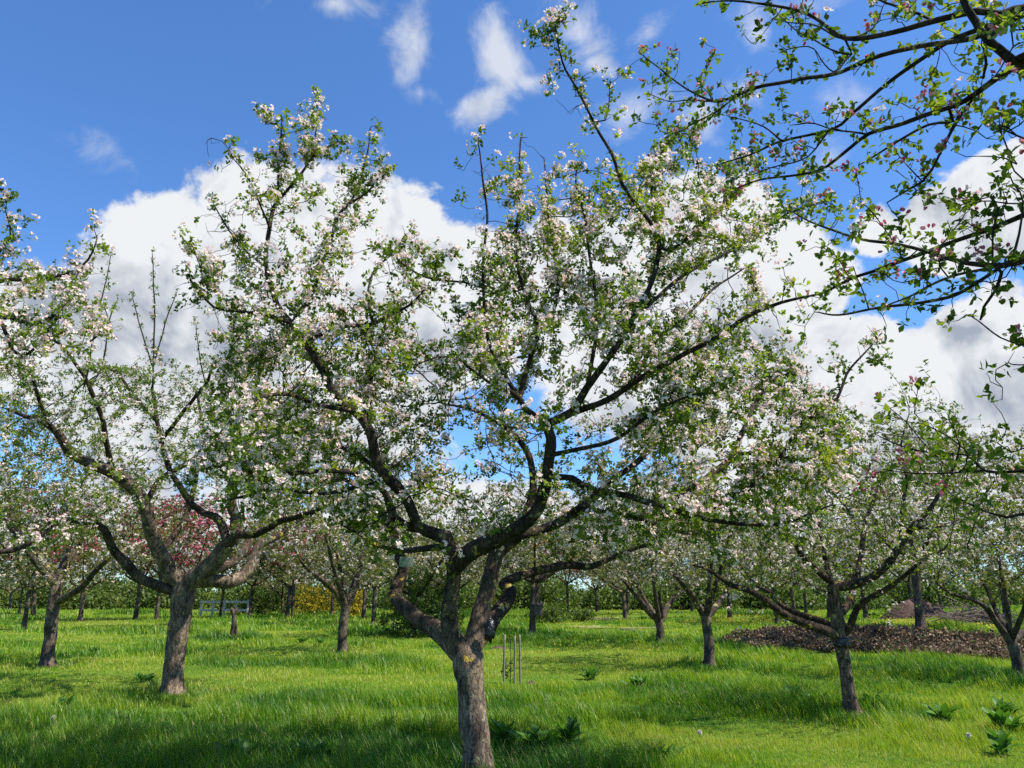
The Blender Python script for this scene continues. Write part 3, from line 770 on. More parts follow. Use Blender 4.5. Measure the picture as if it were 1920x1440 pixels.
# ================================================================== LEFT TREE
YL = 13.3
bl = gp(322, 1305); YL = bl[1]
LEFT = [
    ([(322, 1318, 20), (324, 1280, 18.5), (330, 1220, 18.5), (338, 1160, 19), (343, 1120, 22), (345, 1100, 22)], YL, YL),
    ([(350, 1100, 19), (395, 1060, 17), (420, 1030, 15), (443, 1000, 13), (441, 970, 10), (434, 945, 9), (435, 910, 7), (445, 860, 6), (470, 800, 5), (480, 740, 4), (490, 680, 3)], YL, YL - 1.3),
    ([(340, 1100, 16), (322, 1075, 15), (305, 1045, 14), (287, 1008, 13), (272, 950, 12), (252, 917, 12), (210, 885, 11), (160, 865, 10), (133, 850, 9), (115, 822, 8), (95, 800, 6), (60, 785, 4), (20, 770, 3)], YL, YL - 2.0),
    ([(330, 1110, 11), (310, 1103, 10), (262, 1083, 9), (233, 1053, 9), (210, 1027, 8), (194, 992, 7), (167, 980, 5.5), (110, 975, 5), (60, 1000, 4), (10, 1030, 3)], YL, YL - 1.5),
    ([(360, 1090, 14), (400, 1088, 13), (435, 1090, 13), (465, 1070, 11), (478, 1040, 10), (490, 1018, 9), (515, 1008, 7), (550, 980, 5), (590, 960, 4)], YL, YL + 1.5),
    ([(400, 1070, 9), (440, 1050, 9), (465, 1020, 8), (478, 1000, 7), (500, 960, 6), (530, 900, 5), (550, 850, 4)], YL, YL + 2.2),
    ([(443, 1000, 8), (468, 1003, 7), (490, 998, 6), (520, 980, 6), (560, 968, 5), (610, 950, 4)], YL - .8, YL - 1.8),
    ([(428, 1018, 9), (412, 975, 8), (380, 962, 6), (352, 935, 6), (322, 888, 5), (305, 840, 5), (295, 790, 4), (285, 730, 3)], YL - .6, YL - .2),
    ([(210, 885, 6), (200, 830, 5), (190, 780, 4.5), (165, 720, 4), (140, 680, 3), (110, 640, 2)], YL - 1, YL - 2.5),
    ([(272, 950, 6), (300, 900, 5), (350, 870, 4.5), (400, 830, 4), (440, 780, 3)], YL - .4, YL + 1.5),
    ([(300, 1035, 7), (330, 1000, 6), (355, 950, 5), (370, 880, 4), (380, 820, 3), (370, 740, 2.5)], YL, YL + 2.0),
    ([(305, 830, 4), (345, 770, 3.5), (385, 720, 3), (400, 680, 2)], YL - .3, YL - 1.5),
    ([(295, 790, 3.5), (250, 740, 3), (220, 700, 2.6), (190, 690, 2)], YL - .3, YL + 1),
    ([(95, 800, 4), (70, 740, 3), (60, 700, 2.5)], YL - 1.8, YL - 2.4),
    # water shoots
    ([(287, 720, 1.8), (290, 600, 1.5), (288, 540, 1.2), (285, 470, .7)], YL - .3, YL - .4),
    ([(290, 690, 1.5), (312, 600, 1.2), (333, 545, .7)], YL - .3, YL - .1),
    ([(285, 690, 1.5), (262, 610, 1.2), (248, 555, .7)], YL - .3, YL - .1),
    ([(160, 715, 1.8), (178, 620, 1.4), (192, 560, 1.1), (210, 468, .6)], YL - 2.3, YL - 2.4),
    ([(190, 690, 1.5), (205, 600, 1.2), (222, 560, .6)], YL - 1.3, YL - 1.4),
    ([(385, 720, 1.5), (372, 650, 1.2), (368, 610, .7)], YL - 1.3, YL - 1.4),
    ([(440, 780, 1.5), (440, 680, 1.2), (436, 590, .7)], YL + 1.3, YL + 1.4),
]
LC = [(-20, 740), (40, 690), (110, 680), (220, 685), (300, 700), (400, 670), (480, 670), (560, 720), (620, 820), (640, 920), (600, 990), (500, 1000), (440, 930), (300, 920), (250, 990), (120, 1040), (-20, 1040)]
def left_attr(t):
    a = path_attr(t, 1900, 0.26, 11, 0.022, 0.06)
    a = [p for p in a if pix(p)[1] > 685]
    a += poly_attr(LC, 2300, YL, 2.6, 13, 0.52)
    return a
make_tree('apple_tree', 'thick dark trunked apple tree on the left with wide arching limbs', 'tree', None, LEFT, left_attr, 0.12, 15,
    ck=dict(di=0.9, dk=0.17, iters=45, wob=0.42), dk=dict(dens=1.85, flower=0.42, leaf=0.040, fl=0.020, leafn=6, rmax=0.025, bare=0.34, zfree=6.3))

# ================================================================== RIGHT TREE
br = gp(1600, 1343); YR = br[1]
RIGHT = [
    ([(1603, 1356, 15), (1600, 1335, 13), (1590, 1290, 12), (1582, 1240, 12), (1576, 1205, 13), (1572, 1180, 13), (1566, 1140, 11), (1561, 1102, 11)], YR, YR),
    ([(1561, 1100, 9), (1600, 1096, 8.5), (1640, 1080, 7.5), (1670, 1050, 7), (1690, 1020, 6), (1710, 990, 5.5), (1740, 960, 4.5), (1765, 920, 3.5), (1790, 870, 2.5), (1800, 830, 1.5)], YR, YR - .8),
    ([(1560, 1092, 7), (1530, 1068, 6), (1503, 1043, 5.5), (1487, 1010, 5), (1475, 985, 4), (1450, 950, 3), (1430, 910, 2)], YR, YR - 1.2),
    ([(1572, 1192, 10), (1545, 1180, 9), (1500, 1166, 8), (1460, 1146, 7), (1430, 1122, 6), (1400, 1106, 5.5), (1370, 1096, 4.5), (1330, 1070, 3), (1300, 1060, 2)], YR, YR - 1.0),
    ([(1570, 1185, 7), (1540, 1165, 6), (1500, 1152, 5.5), (1465, 1135, 5), (1445, 1112, 4.5), (1420, 1100, 3), (1390, 1060, 2)], YR, YR + 1.3),
    ([(1578, 1190, 7), (1592, 1178, 7), (1602, 1152, 6), (1618, 1130, 5.5), (1650, 1112, 5), (1690, 1085, 4), (1730, 1050, 3), (1770, 1030, 2)], YR, YR - 1.0),
    ([(1570, 1160, 7), (1588, 1140, 7), (1598, 1115, 6), (1600, 1090, 5), (1615, 1040, 4.5), (1620, 990, 4), (1640, 930, 3), (1650, 870, 2)], YR, YR + 1.2),
    ([(1560, 1100, 6), (1548, 1050, 4.5), (1540, 1000, 4), (1530, 950, 3), (1520, 900, 2)], YR, YR + .8),
    ([(1690, 1020, 4), (1690, 960, 3.5), (1700, 900, 3), (1690, 840, 2), (1700, 790, 1.2)], YR - .4, YR - .1),
    ([(1710, 990, 4), (1770, 985, 3), (1820, 960, 2.5), (1850, 930, 1.8)], YR - .5, YR + .4),
    ([(1475, 985, 3), (1500, 930, 2.5), (1530, 880, 2)], YR - .8, YR - 1.2),
]
RC = [(1400, 940), (1450, 880), (1540, 870), (1640, 850), (1740, 820), (1800, 860), (1850, 930), (1860, 1000), (1780, 1050), (1680, 1090), (1600, 1070), (1500, 1100), (1400, 1090), (1310, 1070), (1330, 1000)]
def right_attr(t):
    a = path_attr(t, 1500, 0.30, 21, 0.0, 0.04)
    a += poly_attr(RC, 1300, YR, 2.0, 23, 0.46)
    return a
make_tree('apple_tree', 'slender leaning apple tree on the right, in front of the brown bank', 'tree', None, RIGHT, right_attr, 0.11, 25,
    ck=dict(di=0.85, dk=0.15, iters=45, wob=0.45), dk=dict(dens=.68, flower=0.36, leaf=0.038, fl=0.020, leafn=5, bare=0.30, rmax=.014))

# ================================================================== OVERHANGING TREE, top right (trunk outside the frame)
NEAR = [
    ([(4.35, 3.2, -0.05, .15), (4.32, 3.2, .8, .13), (4.25, 3.15, 1.5, .14)], 'w', 0),
    ([(4.25, 3.15, 1.5, .09), (3.9, 3.0, 2.2, .075), (3.0, 2.7, 2.9, .05), (2.35, 2.55, 3.42, .034)] , 'w', 0),
]
def nw(pts, Y0, Y1): return (pts, Y0, Y1)
NEAR_PX = [
    nw([(1960, 150, 13), (1920, 127, 12), (1880, 100, 10), (1847, 77, 9), (1826, 45, 8.5), (1810, 20, 8), (1795, -20, 7), (1780, -80, 6)], 2.55, 2.45),
    nw([(1847, 72, 9), (1890, 40, 8), (1830, 24, 8), (1813, 27, 7.5), (1747, 43, 7), (1680, 60, 6), (1590, 72, 5.5), (1547, 42, 4), (1497, 20, 3.5), (1430, 5, 3), (1313, 7, 1.5)], 2.5, 3.3),
    nw([(1960, 10, 9), (1920, 27, 7), (1847, 50, 6.5), (1780, 80, 6), (1713, 127, 5), (1663, 163, 4.5), (1603, 207, 4), (1563, 240, 3.5), (1470, 263, 3), (1410, 290, 2.5), (1353, 307, 1.5)], 2.6, 3.9),
    nw([(1827, 73, 6.5), (1780, 80, 6), (1713, 93, 5.5), (1640, 107, 5), (1563, 137, 4.7), (1497, 150, 4.3), (1430, 163, 4), (1380, 180, 3.5), (1340, 190, 3), (1293, 170, 2.5), (1237, 133, 2), (1197, 97, 1.2)], 2.6, 4.3),
    nw([(1380, 183, 2.6), (1330, 217, 2.2), (1280, 243, 1.5), (1252, 250, 1)], 3.6, 4.3),
    nw([(1340, 190, 2), (1290, 188, 1.8), (1250, 190, 1.3), (1215, 175, 1)], 3.9, 4.4),
    nw([(1960, 90, 9), (1920, 113, 8), (1863, 147, 7), (1813, 183, 6), (1763, 207, 5.5), (1697, 233, 5), (1630, 253, 4.3), (1580, 290, 3.7), (1533, 317, 3), (1430, 333, 2.3), (1373, 353, 1.5)], 2.4, 3.9),
    nw([(1830, 178, 5), (1800, 220, 5), (1780, 260, 4), (1747, 320, 3.3), (1727, 343, 2.8), (1663, 380, 1.6)], 2.8, 3.0),
    nw([(1727, 343, 2), (1700, 310, 1.7), (1680, 285, 1)], 3.0, 3.1),
    nw([(1790, 227, 3.5), (1740, 237, 3), (1680, 267, 2.7), (1630, 300, 1.8), (1610, 310, 1.2)], 2.9, 3.4),
    nw([(1630, 253, 3), (1580, 245, 2.3), (1530, 228, 2), (1480, 235, 1.2)], 3.2, 3.6),
    nw([(1563, 240, 2.5), (1520, 290, 2), (1450, 310, 1.8), (1400, 330, 1.2)], 3.3, 3.8),
    nw([(1470, 263, 2.4), (1430, 240, 2), (1390, 225, 1.6), (1360, 215, 1)], 3.6, 3.9),
    nw([(1980, 385, 9), (1920, 403, 6.5), (1847, 433, 5.5), (1780, 457, 5), (1697, 487, 4.5), (1640, 510, 4), (1597, 523, 3.5), (1540, 550, 2.8), (1493, 560, 1.8)], 2.6, 3.9),
    nw([(1980, 480, 10), (1920, 487, 8), (1880, 497, 7), (1830, 492, 6), (1780, 483, 5), (1680, 453, 4), (1620, 445, 3.5), (1580, 437, 3), (1520, 417, 2.2), (1480, 395, 1.4)], 2.5, 3.8),
    nw([(1485, 398, 1.5), (1530, 380, 1.5), (1560, 372, 1)], 3.75, 3.7),
    nw([(1880, 497, 5.5), (1830, 530, 5), (1780, 557, 4.3), (1713, 573, 3.7), (1630, 582, 3), (1563, 590, 2.2), (1527, 585, 1.2)], 2.7, 3.9),
    nw([(1870, 497, 4), (1800, 510, 3.5), (1747, 530, 3), (1697, 560, 2.3), (1650, 580, 1.5)], 2.7, 3.3),
    nw([(1630, 582, 2), (1620, 550, 1.8), (1600, 500, 1.3)], 3.5, 3.5),
    nw([(1697, 487, 1.8), (1670, 440, 1.6), (1640, 400, 1.1), (1615, 380, .8)], 3.2, 3.4),
    nw([(1760, 478, 2), (1780, 440, 1.8), (1810, 400, 1.4)], 2.9, 3.0),
    nw([(1597, 523, 1.8), (1570, 480, 1.5), (1545, 465, 1)], 3.6, 3.7),
    nw([(1877, 510, 4), (1870, 545, 3.5), (1850, 577, 3), (1838, 600, 2)], 2.8, 3.0),
    nw([(1980, 670, 4.5), (1920, 647, 3), (1880, 633, 2.4), (1840, 605, 1.7), (1812, 590, 1.1)], 2.6, 3.0),
    nw([(1980, 685, 2.5), (1930, 684, 1.8), (1890, 680, 1)], 2.6, 2.9),
    nw([(2000, 885, 6), (1920, 882, 4), (1853, 880, 3.6), (1813, 850, 3), (1763, 847, 2.6), (1697, 833, 2.2), (1647, 817, 1.4)], 2.8, 3.6),
    nw([(1850, 880, 2.6), (1800, 881, 2.4), (1713, 888, 1.8), (1647, 877, 1)], 3.0, 3.5),
    nw([(1813, 850, 2), (1780, 817, 1.8), (1740, 793, 1.4), (1715, 775, 1)], 3.1, 3.5),
    nw([(1790, 880, 1.6), (1740, 830, 1.5), (1700, 790, 1.2), (1645, 758, .8)], 3.3, 3.6),
    nw([(2000, 955, 6), (1920, 960, 4.5), (1897, 965, 4), (1863, 957, 3), (1797, 930, 1.8), (1770, 915, 1)], 2.9, 3.3),
    nw([(1845, 955, 1.6), (1830, 1000, 1.4), (1815, 1030, 1)], 3.1, 3.2),
    nw([(1980, 830, 2.5), (1920, 840, 2), (1890, 850, 1.5), (1870, 830, 1)], 2.8, 2.9),
    nw([(1980, 280, 4), (1920, 267, 3), (1870, 240, 2.4), (1847, 207, 1.6)], 2.3, 2.6),
    nw([(1870, 240, 2.2), (1890, 290, 2), (1905, 320, 1.6), (1950, 350, 1.2)], 2.4, 2.3),
    nw([(1905, 310, 1.6), (1880, 300, 1.2), (1862, 293, .9)], 2.4, 2.5),
    nw([(1843, 90, 4), (1846, 120, 3.6), (1843, 147, 3)], 2.5, 2.6),
    nw([(1900, 40, 2.5), (1905, 90, 2.2), (1880, 130, 1.8), (1860, 150, 1.2)], 2.2, 2.3),
    nw([(1747, 43, 3.5), (1700, 15, 3), (1663, 0, 2.5), (1620, -20, 2)], 2.8, 2.9),
    nw([(1590, 72, 3), (1640, 50, 2), (1660, 10, 1.5), (1668, -10, 1)], 3.0, 3.0),
    nw([(1590, 72, 3), (1560, 60, 2.4), (1520, 45, 2), (1450, 35, 1.2)], 3.0, 3.3),
    nw([(1600, 100, 2.6), (1550, 85, 2.3), (1500, 60, 2), (1460, 30, 1.2)], 3.0, 3.4),
    nw([(1563, 137, 2), (1530, 90, 1.6), (1490, 90, 1.4), (1460, 100, .9)], 3.0, 3.3),
    nw([(1900, 497, 4), (1915, 440, 3), (1920, 380, 2.4), (1900, 345, 1.4)], 2.6, 2.5),
    nw([(1855, 432, 2.4), (1862, 395, 2), (1850, 370, 1.5), (1800, 385, 1)], 2.7, 2.8),
    nw([(1920, 384, 2.2), (1880, 385, 2), (1830, 378, 1.6), (1790, 395, .9)], 2.6, 2.9),
    nw([(2040, 110, 13), (2085, 230, 12), (2020, 330, 11), (1998, 420, 10), (2030, 500, 9), (1996, 610, 8), (2045, 700, 7), (2012, 820, 6), (2060, 960, 4), (2100, 1040, 2)], 2.75, 3.1),
]
def build_near():
    t = Tree(0.05)
    t.path(NEAR[0][0], attach=False)
    t.path(NEAR[1][0])
    a = at(1960, 150, 2.55)
    t.path([(*t.P[-1], .034), (*((np.array(t.P[-1]) + a) / 2 + np.array([0.03, 0, .05])), .03), (*a, .02)])
    # hanging scaffold outside the frame carries the lower boughs
    sc = NEAR_PX[-1]; t.path(px_path(*sc))
    for pts, Y0, Y1 in NEAR_PX[:-1]: t.path([(*q[:3], q[3] * .82) for q in px_path(pts, Y0, Y1)], gnarl=0.9)
    base = np.array([4.35, 3.2, gz(4.35, 3.2)])
    cand = [i for i in range(len(t.P)) if t.r[i] < 0.013]
    rnd = random.Random(4); A = []
    for _ in range(360):
        p = t.P[rnd.choice(cand)]
        A.append((p[0] + rnd.gauss(0, .10), p[1] + rnd.gauss(0, .16), p[2] + rnd.gauss(0.02, .09)))
    # the rest of its crown, round the limbs to the right of the photograph's frame
    B = 0
    while B < 900:
        p = t.P[rnd.randrange(12, len(t.P))]
        q = (p[0] + rnd.gauss(.35, .40), p[1] + rnd.gauss(0, .45), p[2] + rnd.gauss(.1, .40))
        if q[2] < 1.9: continue
        if q[1] > 1.4 and pix(q)[0] < 1990: continue
        if q[1] <= 1.4: continue
        B += 1; A.append(q)
    t.colonize(A, di=0.5, dk=0.055, iters=16, wob=0.45, seed=3)
    t.spurs(.30, .026, .014, 5)
    t.finish(tip=0.0018)
    root = empty('apple_tree', base)
    tag(root, 'near apple tree reaching in over the top right corner with pink budded boughs', 'tree')
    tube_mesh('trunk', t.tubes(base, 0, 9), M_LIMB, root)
    n = dress(t, root, base, 77, dens=0.15, flower=0.04, leaf=0.036, fl=0.018, budmix=0.16, leafn=6, rmax=0.006, spur=0.014, bare=0.0)
build_near()

# ================================================================== TREE BEYOND THE LEFT EDGE
YE = 8.2
EDGE = [
    ([(-330, 1440, 26), (-330, 1300, 25), (-320, 1180, 24)], YE, YE),
    ([(-320, 1180, 18), (-280, 1080, 16), (-230, 950, 13), (-160, 800, 10), (-80, 680, 8), (0, 596, 6), (67, 611, 4.5), (100, 590, 3.5), (130, 560, 2.5), (150, 540, 1.5)], YE, YE + .2),
    ([(-160, 800, 8), (-130, 680, 7), (-80, 580, 5), (0, 527, 4.5), (60, 525, 3.5), (130, 512, 2.6), (165, 487, 2), (182, 447, 1.2)], YE, YE - .4),
    ([(0, 596, 3.5), (25, 660, 3), (45, 668, 3), (75, 640, 2.3), (105, 600, 1.8)], YE + .1, YE + .3),
    ([(-20, 520, 3), (0, 470, 2.2), (20, 440, 1.8), (10, 395, 1.2)], YE - .2, YE - .5),
    ([(-280, 1080, 9), (-200, 1020, 8), (-100, 1000, 7), (0, 1035, 5), (60, 1015, 4), (100, 985, 3)], YE, YE + 1.2),
    ([(67, 611, 3), (120, 650, 2.3), (170, 640, 1.8), (200, 610, 1.2)], YE + .1, YE + .6),
    ([(-230, 950, 9), (-330, 800, 7), (-400, 650, 5)], YE, YE - 1),
]
EC = [(-400, 600), (-100, 480), (30, 470), (110, 500), (190, 540), (210, 620), (190, 690), (120, 710), (0, 720), (-300, 800)]
make_tree('apple_tree', 'apple tree cut off by the left edge, only its branch ends in view', 'tree', None, EDGE,
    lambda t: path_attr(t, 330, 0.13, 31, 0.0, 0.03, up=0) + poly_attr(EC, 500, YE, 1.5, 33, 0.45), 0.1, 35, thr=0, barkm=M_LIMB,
    ck=dict(di=0.8, dk=0.13, iters=40, wob=0.42), dk=dict(dens=1.3, flower=0.62, leaf=0.046, fl=0.027, leafn=5, bare=0.25, rmax=.02))

# ================================================================== MIDDLE-DISTANCE TREES with their own limbs
def dome(cx, cy, z0, z1, rad, n, seed, gap=0.42, Yc=None):
    rnd = random.Random(seed); out = []; tr = 0
    while len(out) < n and tr < n * 30:
        tr += 1
        a, r, h = rnd.uniform(0, 2 * math.pi), math.sqrt(rnd.random()), rnd.random()
        lim = math.sqrt(max(0, 1 - (h * 1.0) ** 2.2)) * (0.55 + 0.45 * min(1, h * 4))
        p = (cx + rad * r * lim * math.cos(a), cy + rad * r * lim * math.sin(a), z0 + (z1 - z0) * h + 0.5 * (r - .3))
        if noise.noise(Vector(p) * 0.8 + Vector((seed * 3.1, 0, 0))) < gap - 0.5: continue
        out.append(p)
    return out
def mid_tree(label, trunk, limbs, top, rad, seed, n=1700, flower=0.5, dens=2.3):
    b = gp(trunk[0][0], trunk[0][1]); Y = b[1]
    paths = [([(trunk[0][0], trunk[0][1] + 6, trunk[0][2] * 1.15)] + trunk, Y, Y)]
    for k, l in enumerate(limbs): paths.append((l, Y, Y + (-1, 1, -.4, .8, -1.2, 1.5)[k % 6]))
    fx = sum(l[-1][0] for l in limbs) / len(limbs)
    c = at(fx * .4 + trunk[-1][0] * .6, trunk[-1][1], Y)
    def af(t):
        # own back and front limbs so that the crown is carried all round
        tip = t.P[0]
        rnd = random.Random(seed)
        return dome(c[0], c[1], 1.55 + b[2], top + b[2], rad, n, seed)
    # extra limbs in depth
    rnd = random.Random(seed)
    tp = at(trunk[-1][0], trunk[-1][1], Y); r0 = trunk[-1][2] * scale_at(trunk[-1][0], trunk[-1][1], Y)
    ex = []
    for sgn in (-1, 1):
        a = sgn * math.pi / 2 + rnd.uniform(-.5, .5); q = []
        for s in (0, .5, 1.1, 1.8): q.append((tp[0] + math.cos(a) * s, tp[1] + math.sin(a) * s, tp[2] + s * 0.85 + .1 * s * s, r0 * (0.65 - .25 * s)))
        ex.append((q, 'w', 0))
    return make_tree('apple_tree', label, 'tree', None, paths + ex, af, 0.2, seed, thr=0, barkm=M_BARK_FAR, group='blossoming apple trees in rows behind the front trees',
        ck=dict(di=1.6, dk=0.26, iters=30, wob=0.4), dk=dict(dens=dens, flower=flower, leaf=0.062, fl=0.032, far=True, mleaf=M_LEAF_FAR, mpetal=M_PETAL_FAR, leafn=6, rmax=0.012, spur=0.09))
mid_tree('apple tree at the right edge with two low limbs, right of the brown bank',
    [(1914, 1278, 11), (1908, 1240, 10), (1896, 1203, 9)], [[(1893, 1200, 7), (1872, 1172, 6), (1850, 1140, 5), (1820, 1124, 3.5), (1780, 1112, 3), (1758, 1094, 2)], [(1900, 1200, 8), (1925, 1180, 6), (1960, 1160, 5), (2000, 1110, 3)], [(1895, 1200, 6), (1890, 1150, 5), (1880, 1090, 3.5), (1870, 1030, 2)]], 4.4, 2.9, 41)
mid_tree('apple tree with red-brown leaning trunk and low bough, left of the thick dark trunk',
    [(88, 1250, 12), (94, 1195, 11), (100, 1140, 11), (106, 1100, 10)], [[(106, 1128, 7), (130, 1115, 6.5), (155, 1100, 5.5), (175, 1075, 5), (200, 1050, 3.5)], [(106, 1100, 8), (115, 1070, 7), (130, 1030, 5), (140, 980, 3)], [(104, 1095, 7), (80, 1050, 5), (50, 1010, 4), (20, 980, 3)]], 4.9, 2.7, 43, n=1300)
mid_tree('apple tree with straight grey trunk and Y fork, left of the centre tree',
    [(642, 1226, 9), (643, 1180, 8.5), (648, 1138, 9)], [[(645, 1136, 6), (628, 1108, 6), (605, 1088, 5), (580, 1070, 3.5), (555, 1040, 2)], [(652, 1132, 7), (667, 1100, 6), (676, 1060, 5), (690, 1010, 3)], [(650, 1130, 5), (640, 1080, 4), (630, 1020, 3)]], 4.6, 3.1, 47, n=1700)
mid_tree('grey trunked apple tree with narrow V fork left of the brown bank',
    [(1331, 1250, 10), (1329, 1200, 9.5), (1323, 1158, 9)], [[(1320, 1156, 6), (1308, 1135, 6), (1296, 1115, 5), (1270, 1085, 3.5)], [(1328, 1155, 6), (1343, 1138, 6), (1356, 1118, 4.5), (1375, 1090, 3)], [(1325, 1150, 5), (1330, 1100, 4), (1335, 1040, 3)]], 4.5, 2.9, 53, n=1600)
mid_tree('dark apple tree with broad V fork, beyond the fallen branch',
    [(1238, 1211, 8), (1238, 1180, 7.5), (1236, 1166, 8)], [[(1232, 1163, 5.5), (1215, 1145, 5.5), (1196, 1120, 4.5), (1172, 1092, 3)], [(1242, 1162, 5.5), (1250, 1140, 5), (1265, 1120, 4), (1290, 1100, 3)], [(1238, 1160, 4.5), (1236, 1110, 3)]], 4.9, 3.4, 59, n=1600)

# ================================================================== FAR TREES: a few grown kinds, copied
def generic_tree(name, seed, th=1.5, top=4.8, rad=2.8, n=1500, r0=0.098, step=0.24, lean=0.1, flower=0.52, mleaf=None, mpetal=None, dens=3.0, nl=4, leaf=0.075, fl=0.034):
    rnd = random.Random(seed)
    t = Tree(step)
    lx, ly = rnd.uniform(-lean, lean), rnd.uniform(-lean, lean)
    t.path([(0, 0, -.08, r0 * 1.1), (lx * .4, ly * .4, th * .5, r0 * .95), (lx, ly, th, r0)], attach=False)
    a0 = rnd.random() * 6.28
    for k in range(nl):
        a = a0 + k * 2 * math.pi / nl + rnd.uniform(-.4, .4); q = []
        sp = rnd.uniform(.8, 1.15)
        for s in (0, .5, 1.1, 1.8):
            q.append((lx + math.cos(a) * s * sp * rad * .42, ly + math.sin(a) * s * sp * rad * .42, th - .05 + s * (.62 + .28 * s) * (top - th) * .34, r0 * (.6 - .25 * s)))
        t.path(q)
    t.colonize(dome(lx, ly, th + .1, top, rad, n, seed, 0.40), di=1.8, dk=0.3, iters=26, wob=0.4, seed=seed)
    t.finish(tip=0.003)
    root = empty(name, (0, 0, 0))
    base = np.zeros(3)
    tube_mesh('trunk', t.tubes(base, 0, 9), M_BARK_FAR, root)
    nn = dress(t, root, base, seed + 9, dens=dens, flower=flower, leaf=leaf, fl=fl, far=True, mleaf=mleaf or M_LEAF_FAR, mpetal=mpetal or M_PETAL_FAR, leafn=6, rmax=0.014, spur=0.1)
    return root
PROTO = {
    'a': generic_tree('apple_tree', 201), 'b': generic_tree('apple_tree', 202, th=1.7, rad=3.1), 'c': generic_tree('apple_tree', 203, th=1.3, top=4.4),
    'p': generic_tree('crab_apple_tree', 211, th=1.9, top=5.2, rad=2.3, flower=1.0, mpetal=M_RED, mleaf=M_REDLEAF, r0=0.075, n=1300, dens=2.5),
    'g': generic_tree('young_tree', 221, th=1.6, top=5.5, rad=1.9, flower=0.0, mleaf=M_HEDGE, r0=0.07, n=600, nl=3, leaf=0.11),
}
used = set()
def place(kind, px, py, label, sc=1.0, rz=None, group=None, cat='tree', xy=None):
    root = PROTO[kind]
    if kind in used: root = copy_tree(root)
    used.add(kind)
    if xy is None: p = gp(px, py)
    else: p = np.array([xy[0], xy[1], gz(*xy)])
    root.location = tuple(float(c) for c in p)
    root.rotation_euler = (0, 0, (px * 0.37) % 6.28 if rz is None else rz)
    sc *= 1.0 if kind == 'g' else 1.22
    root.scale = (sc, sc, sc * .92)
    tag(root, label, cat, group)
    return root
GA = 'blossoming apple trees in rows behind the front trees'
place('p', 44, 1182, 'crimson flowering crab apple tree at the far left with a straight trunk in short shadow', 1.05)
place('p', 293, 1163, 'dark pink crab apple tree whose trunk shows just left of the thick dark trunk', 1.2, 1.0)
place('p', 352, 1176, 'crimson crab apple tree seen between the limbs of the thick dark trunked tree', 1.0, 2.2)
place('p', 548, 1160, 'dark red crab apple tree with straight trunk left of the yellow shrub', 1.1, 2.0)
place('p', 1065, 1160, 'small reddish crab apple tree on its own beyond the staked sapling', .95, 3.0)
place('a', 700, 1171, 'white blossoming apple tree with a thin grey trunk, left of the leaning stub', 1.0, group=GA)
place('b', 998, 1192, 'apple tree carrying the nest box, behind the staked sapling', 1.0, group=GA)
place('c', 772, 1192, 'apple tree whose short leaning trunk shows under the low left limb of the centre tree', 0.95, group=GA)
place('b', 1728, 1187, 'apple tree with a straight trunk in front of the dirt mound', 1.1, group=GA)
place('a', 1458, 1171, 'apple tree whose thin trunk rises behind the brown bank', 0.95, group=GA)
place('c', 1555, 1162, 'apple tree far behind the leaning slender tree', 1.0, group=GA)
place('b', 622, 1156, 'forked apple tree in front of the yellow shrub', 0.9, group=GA)
place('c', 530, 1152, 'dark trunked apple tree just left of the dark red crab apple', 0.9, group=GA)
place('a', 150, 1166, 'thin dark trunked apple tree between the red-brown and the thick dark trunks', 1.0, group=GA)
place('c', 18, 1146, 'tilted apple tree at the far left edge behind the crab apple', 1.0, group=GA)
place('g', 88, 1152, 'slim green young tree behind the red-brown leaning trunk', 1.1)
place('g', 36, 1152, 'slim green young tree left of the crab apple trunk at the far left', 1.2)
place('g', 412, 1158, 'slim green young tree beside the white rails', 1.1)
place('a', 1120, 1148, 'apple tree with thin pale trunk before the dark hedge, right of the reddish tree', 1.0, group=GA)
far = [(-17.5, 23), (-24, 31), (27, 37), (-33, 45), (-8.5, 46), (-3.5, 48), (-14, 50), (-17, 52), (-11, 58), (-5, 54), (1.5, 50), (6.5, 46), (13, 48), (18.5, 42), (24, 39), (19, 54), (25, 50), (8, 56), (13.5, 60), (-22, 47), (-25, 60), (30, 56), (2, 62), (-31, 52), (21.5, 27), (-29, 38), (-20, 66), (-2, 58), (22, 60)]
for i, (x, y) in enumerate(far):
    place('abc'[i % 3], 0, 0, 'blossoming apple tree deep in the orchard, its trunk hidden among the nearer trees', 0.95 + 0.2 * random.Random(i).random(), rz=i * 1.7, group='apple trees deep in the orchard', xy=(x, y))

# ================================================================== WOOD AND HEDGE BEHIND
def hedge():
    rs = np.random.RandomState(5)
    C = []
    for i in range(330):
        x = rs.uniform(-75, 75); y = 66 + rs.uniform(0, 12) + 0.10 * abs(x)
        z0 = gz(x, y); h = rs.uniform(1.8, 4.2) * (0.85 if x < 0 else 1.0); w = rs.uniform(1.4, 2.8)
        n = int(300 * w)
        u = unit(rs.normal(size=(n, 3))) * (rs.rand(n, 1) ** 0.35)
        u[:, 2] = np.abs(u[:, 2]) * 0.9 + 0.02
        lump = 1 + 0.35 * np.array([noise.noise(Vector(q) * 2.3 + Vector((i, 0, 0))) for q in u])[:, None]
        C.append(u * lump * np.array([w, w, h]) + np.array([x, y, z0]))
    C = np.vstack(C); n = len(C)
    A = unit(rs.normal(size=(n, 3)) + np.array([0, -.3, .7]))
    v, f, r = rosette(rs, C, A, 3, 0.3, 0.26, tv=DIAM_V, tf=DIAM_F, jit=0.08, spread=.4)
    o = np_mesh('hedge_wood', v, f, M_HEDGE, rnd=r)
    tag(o, 'dark green far-off wood and hedge closing off the orchard', 'hedge', kind='stuff')
hedge()

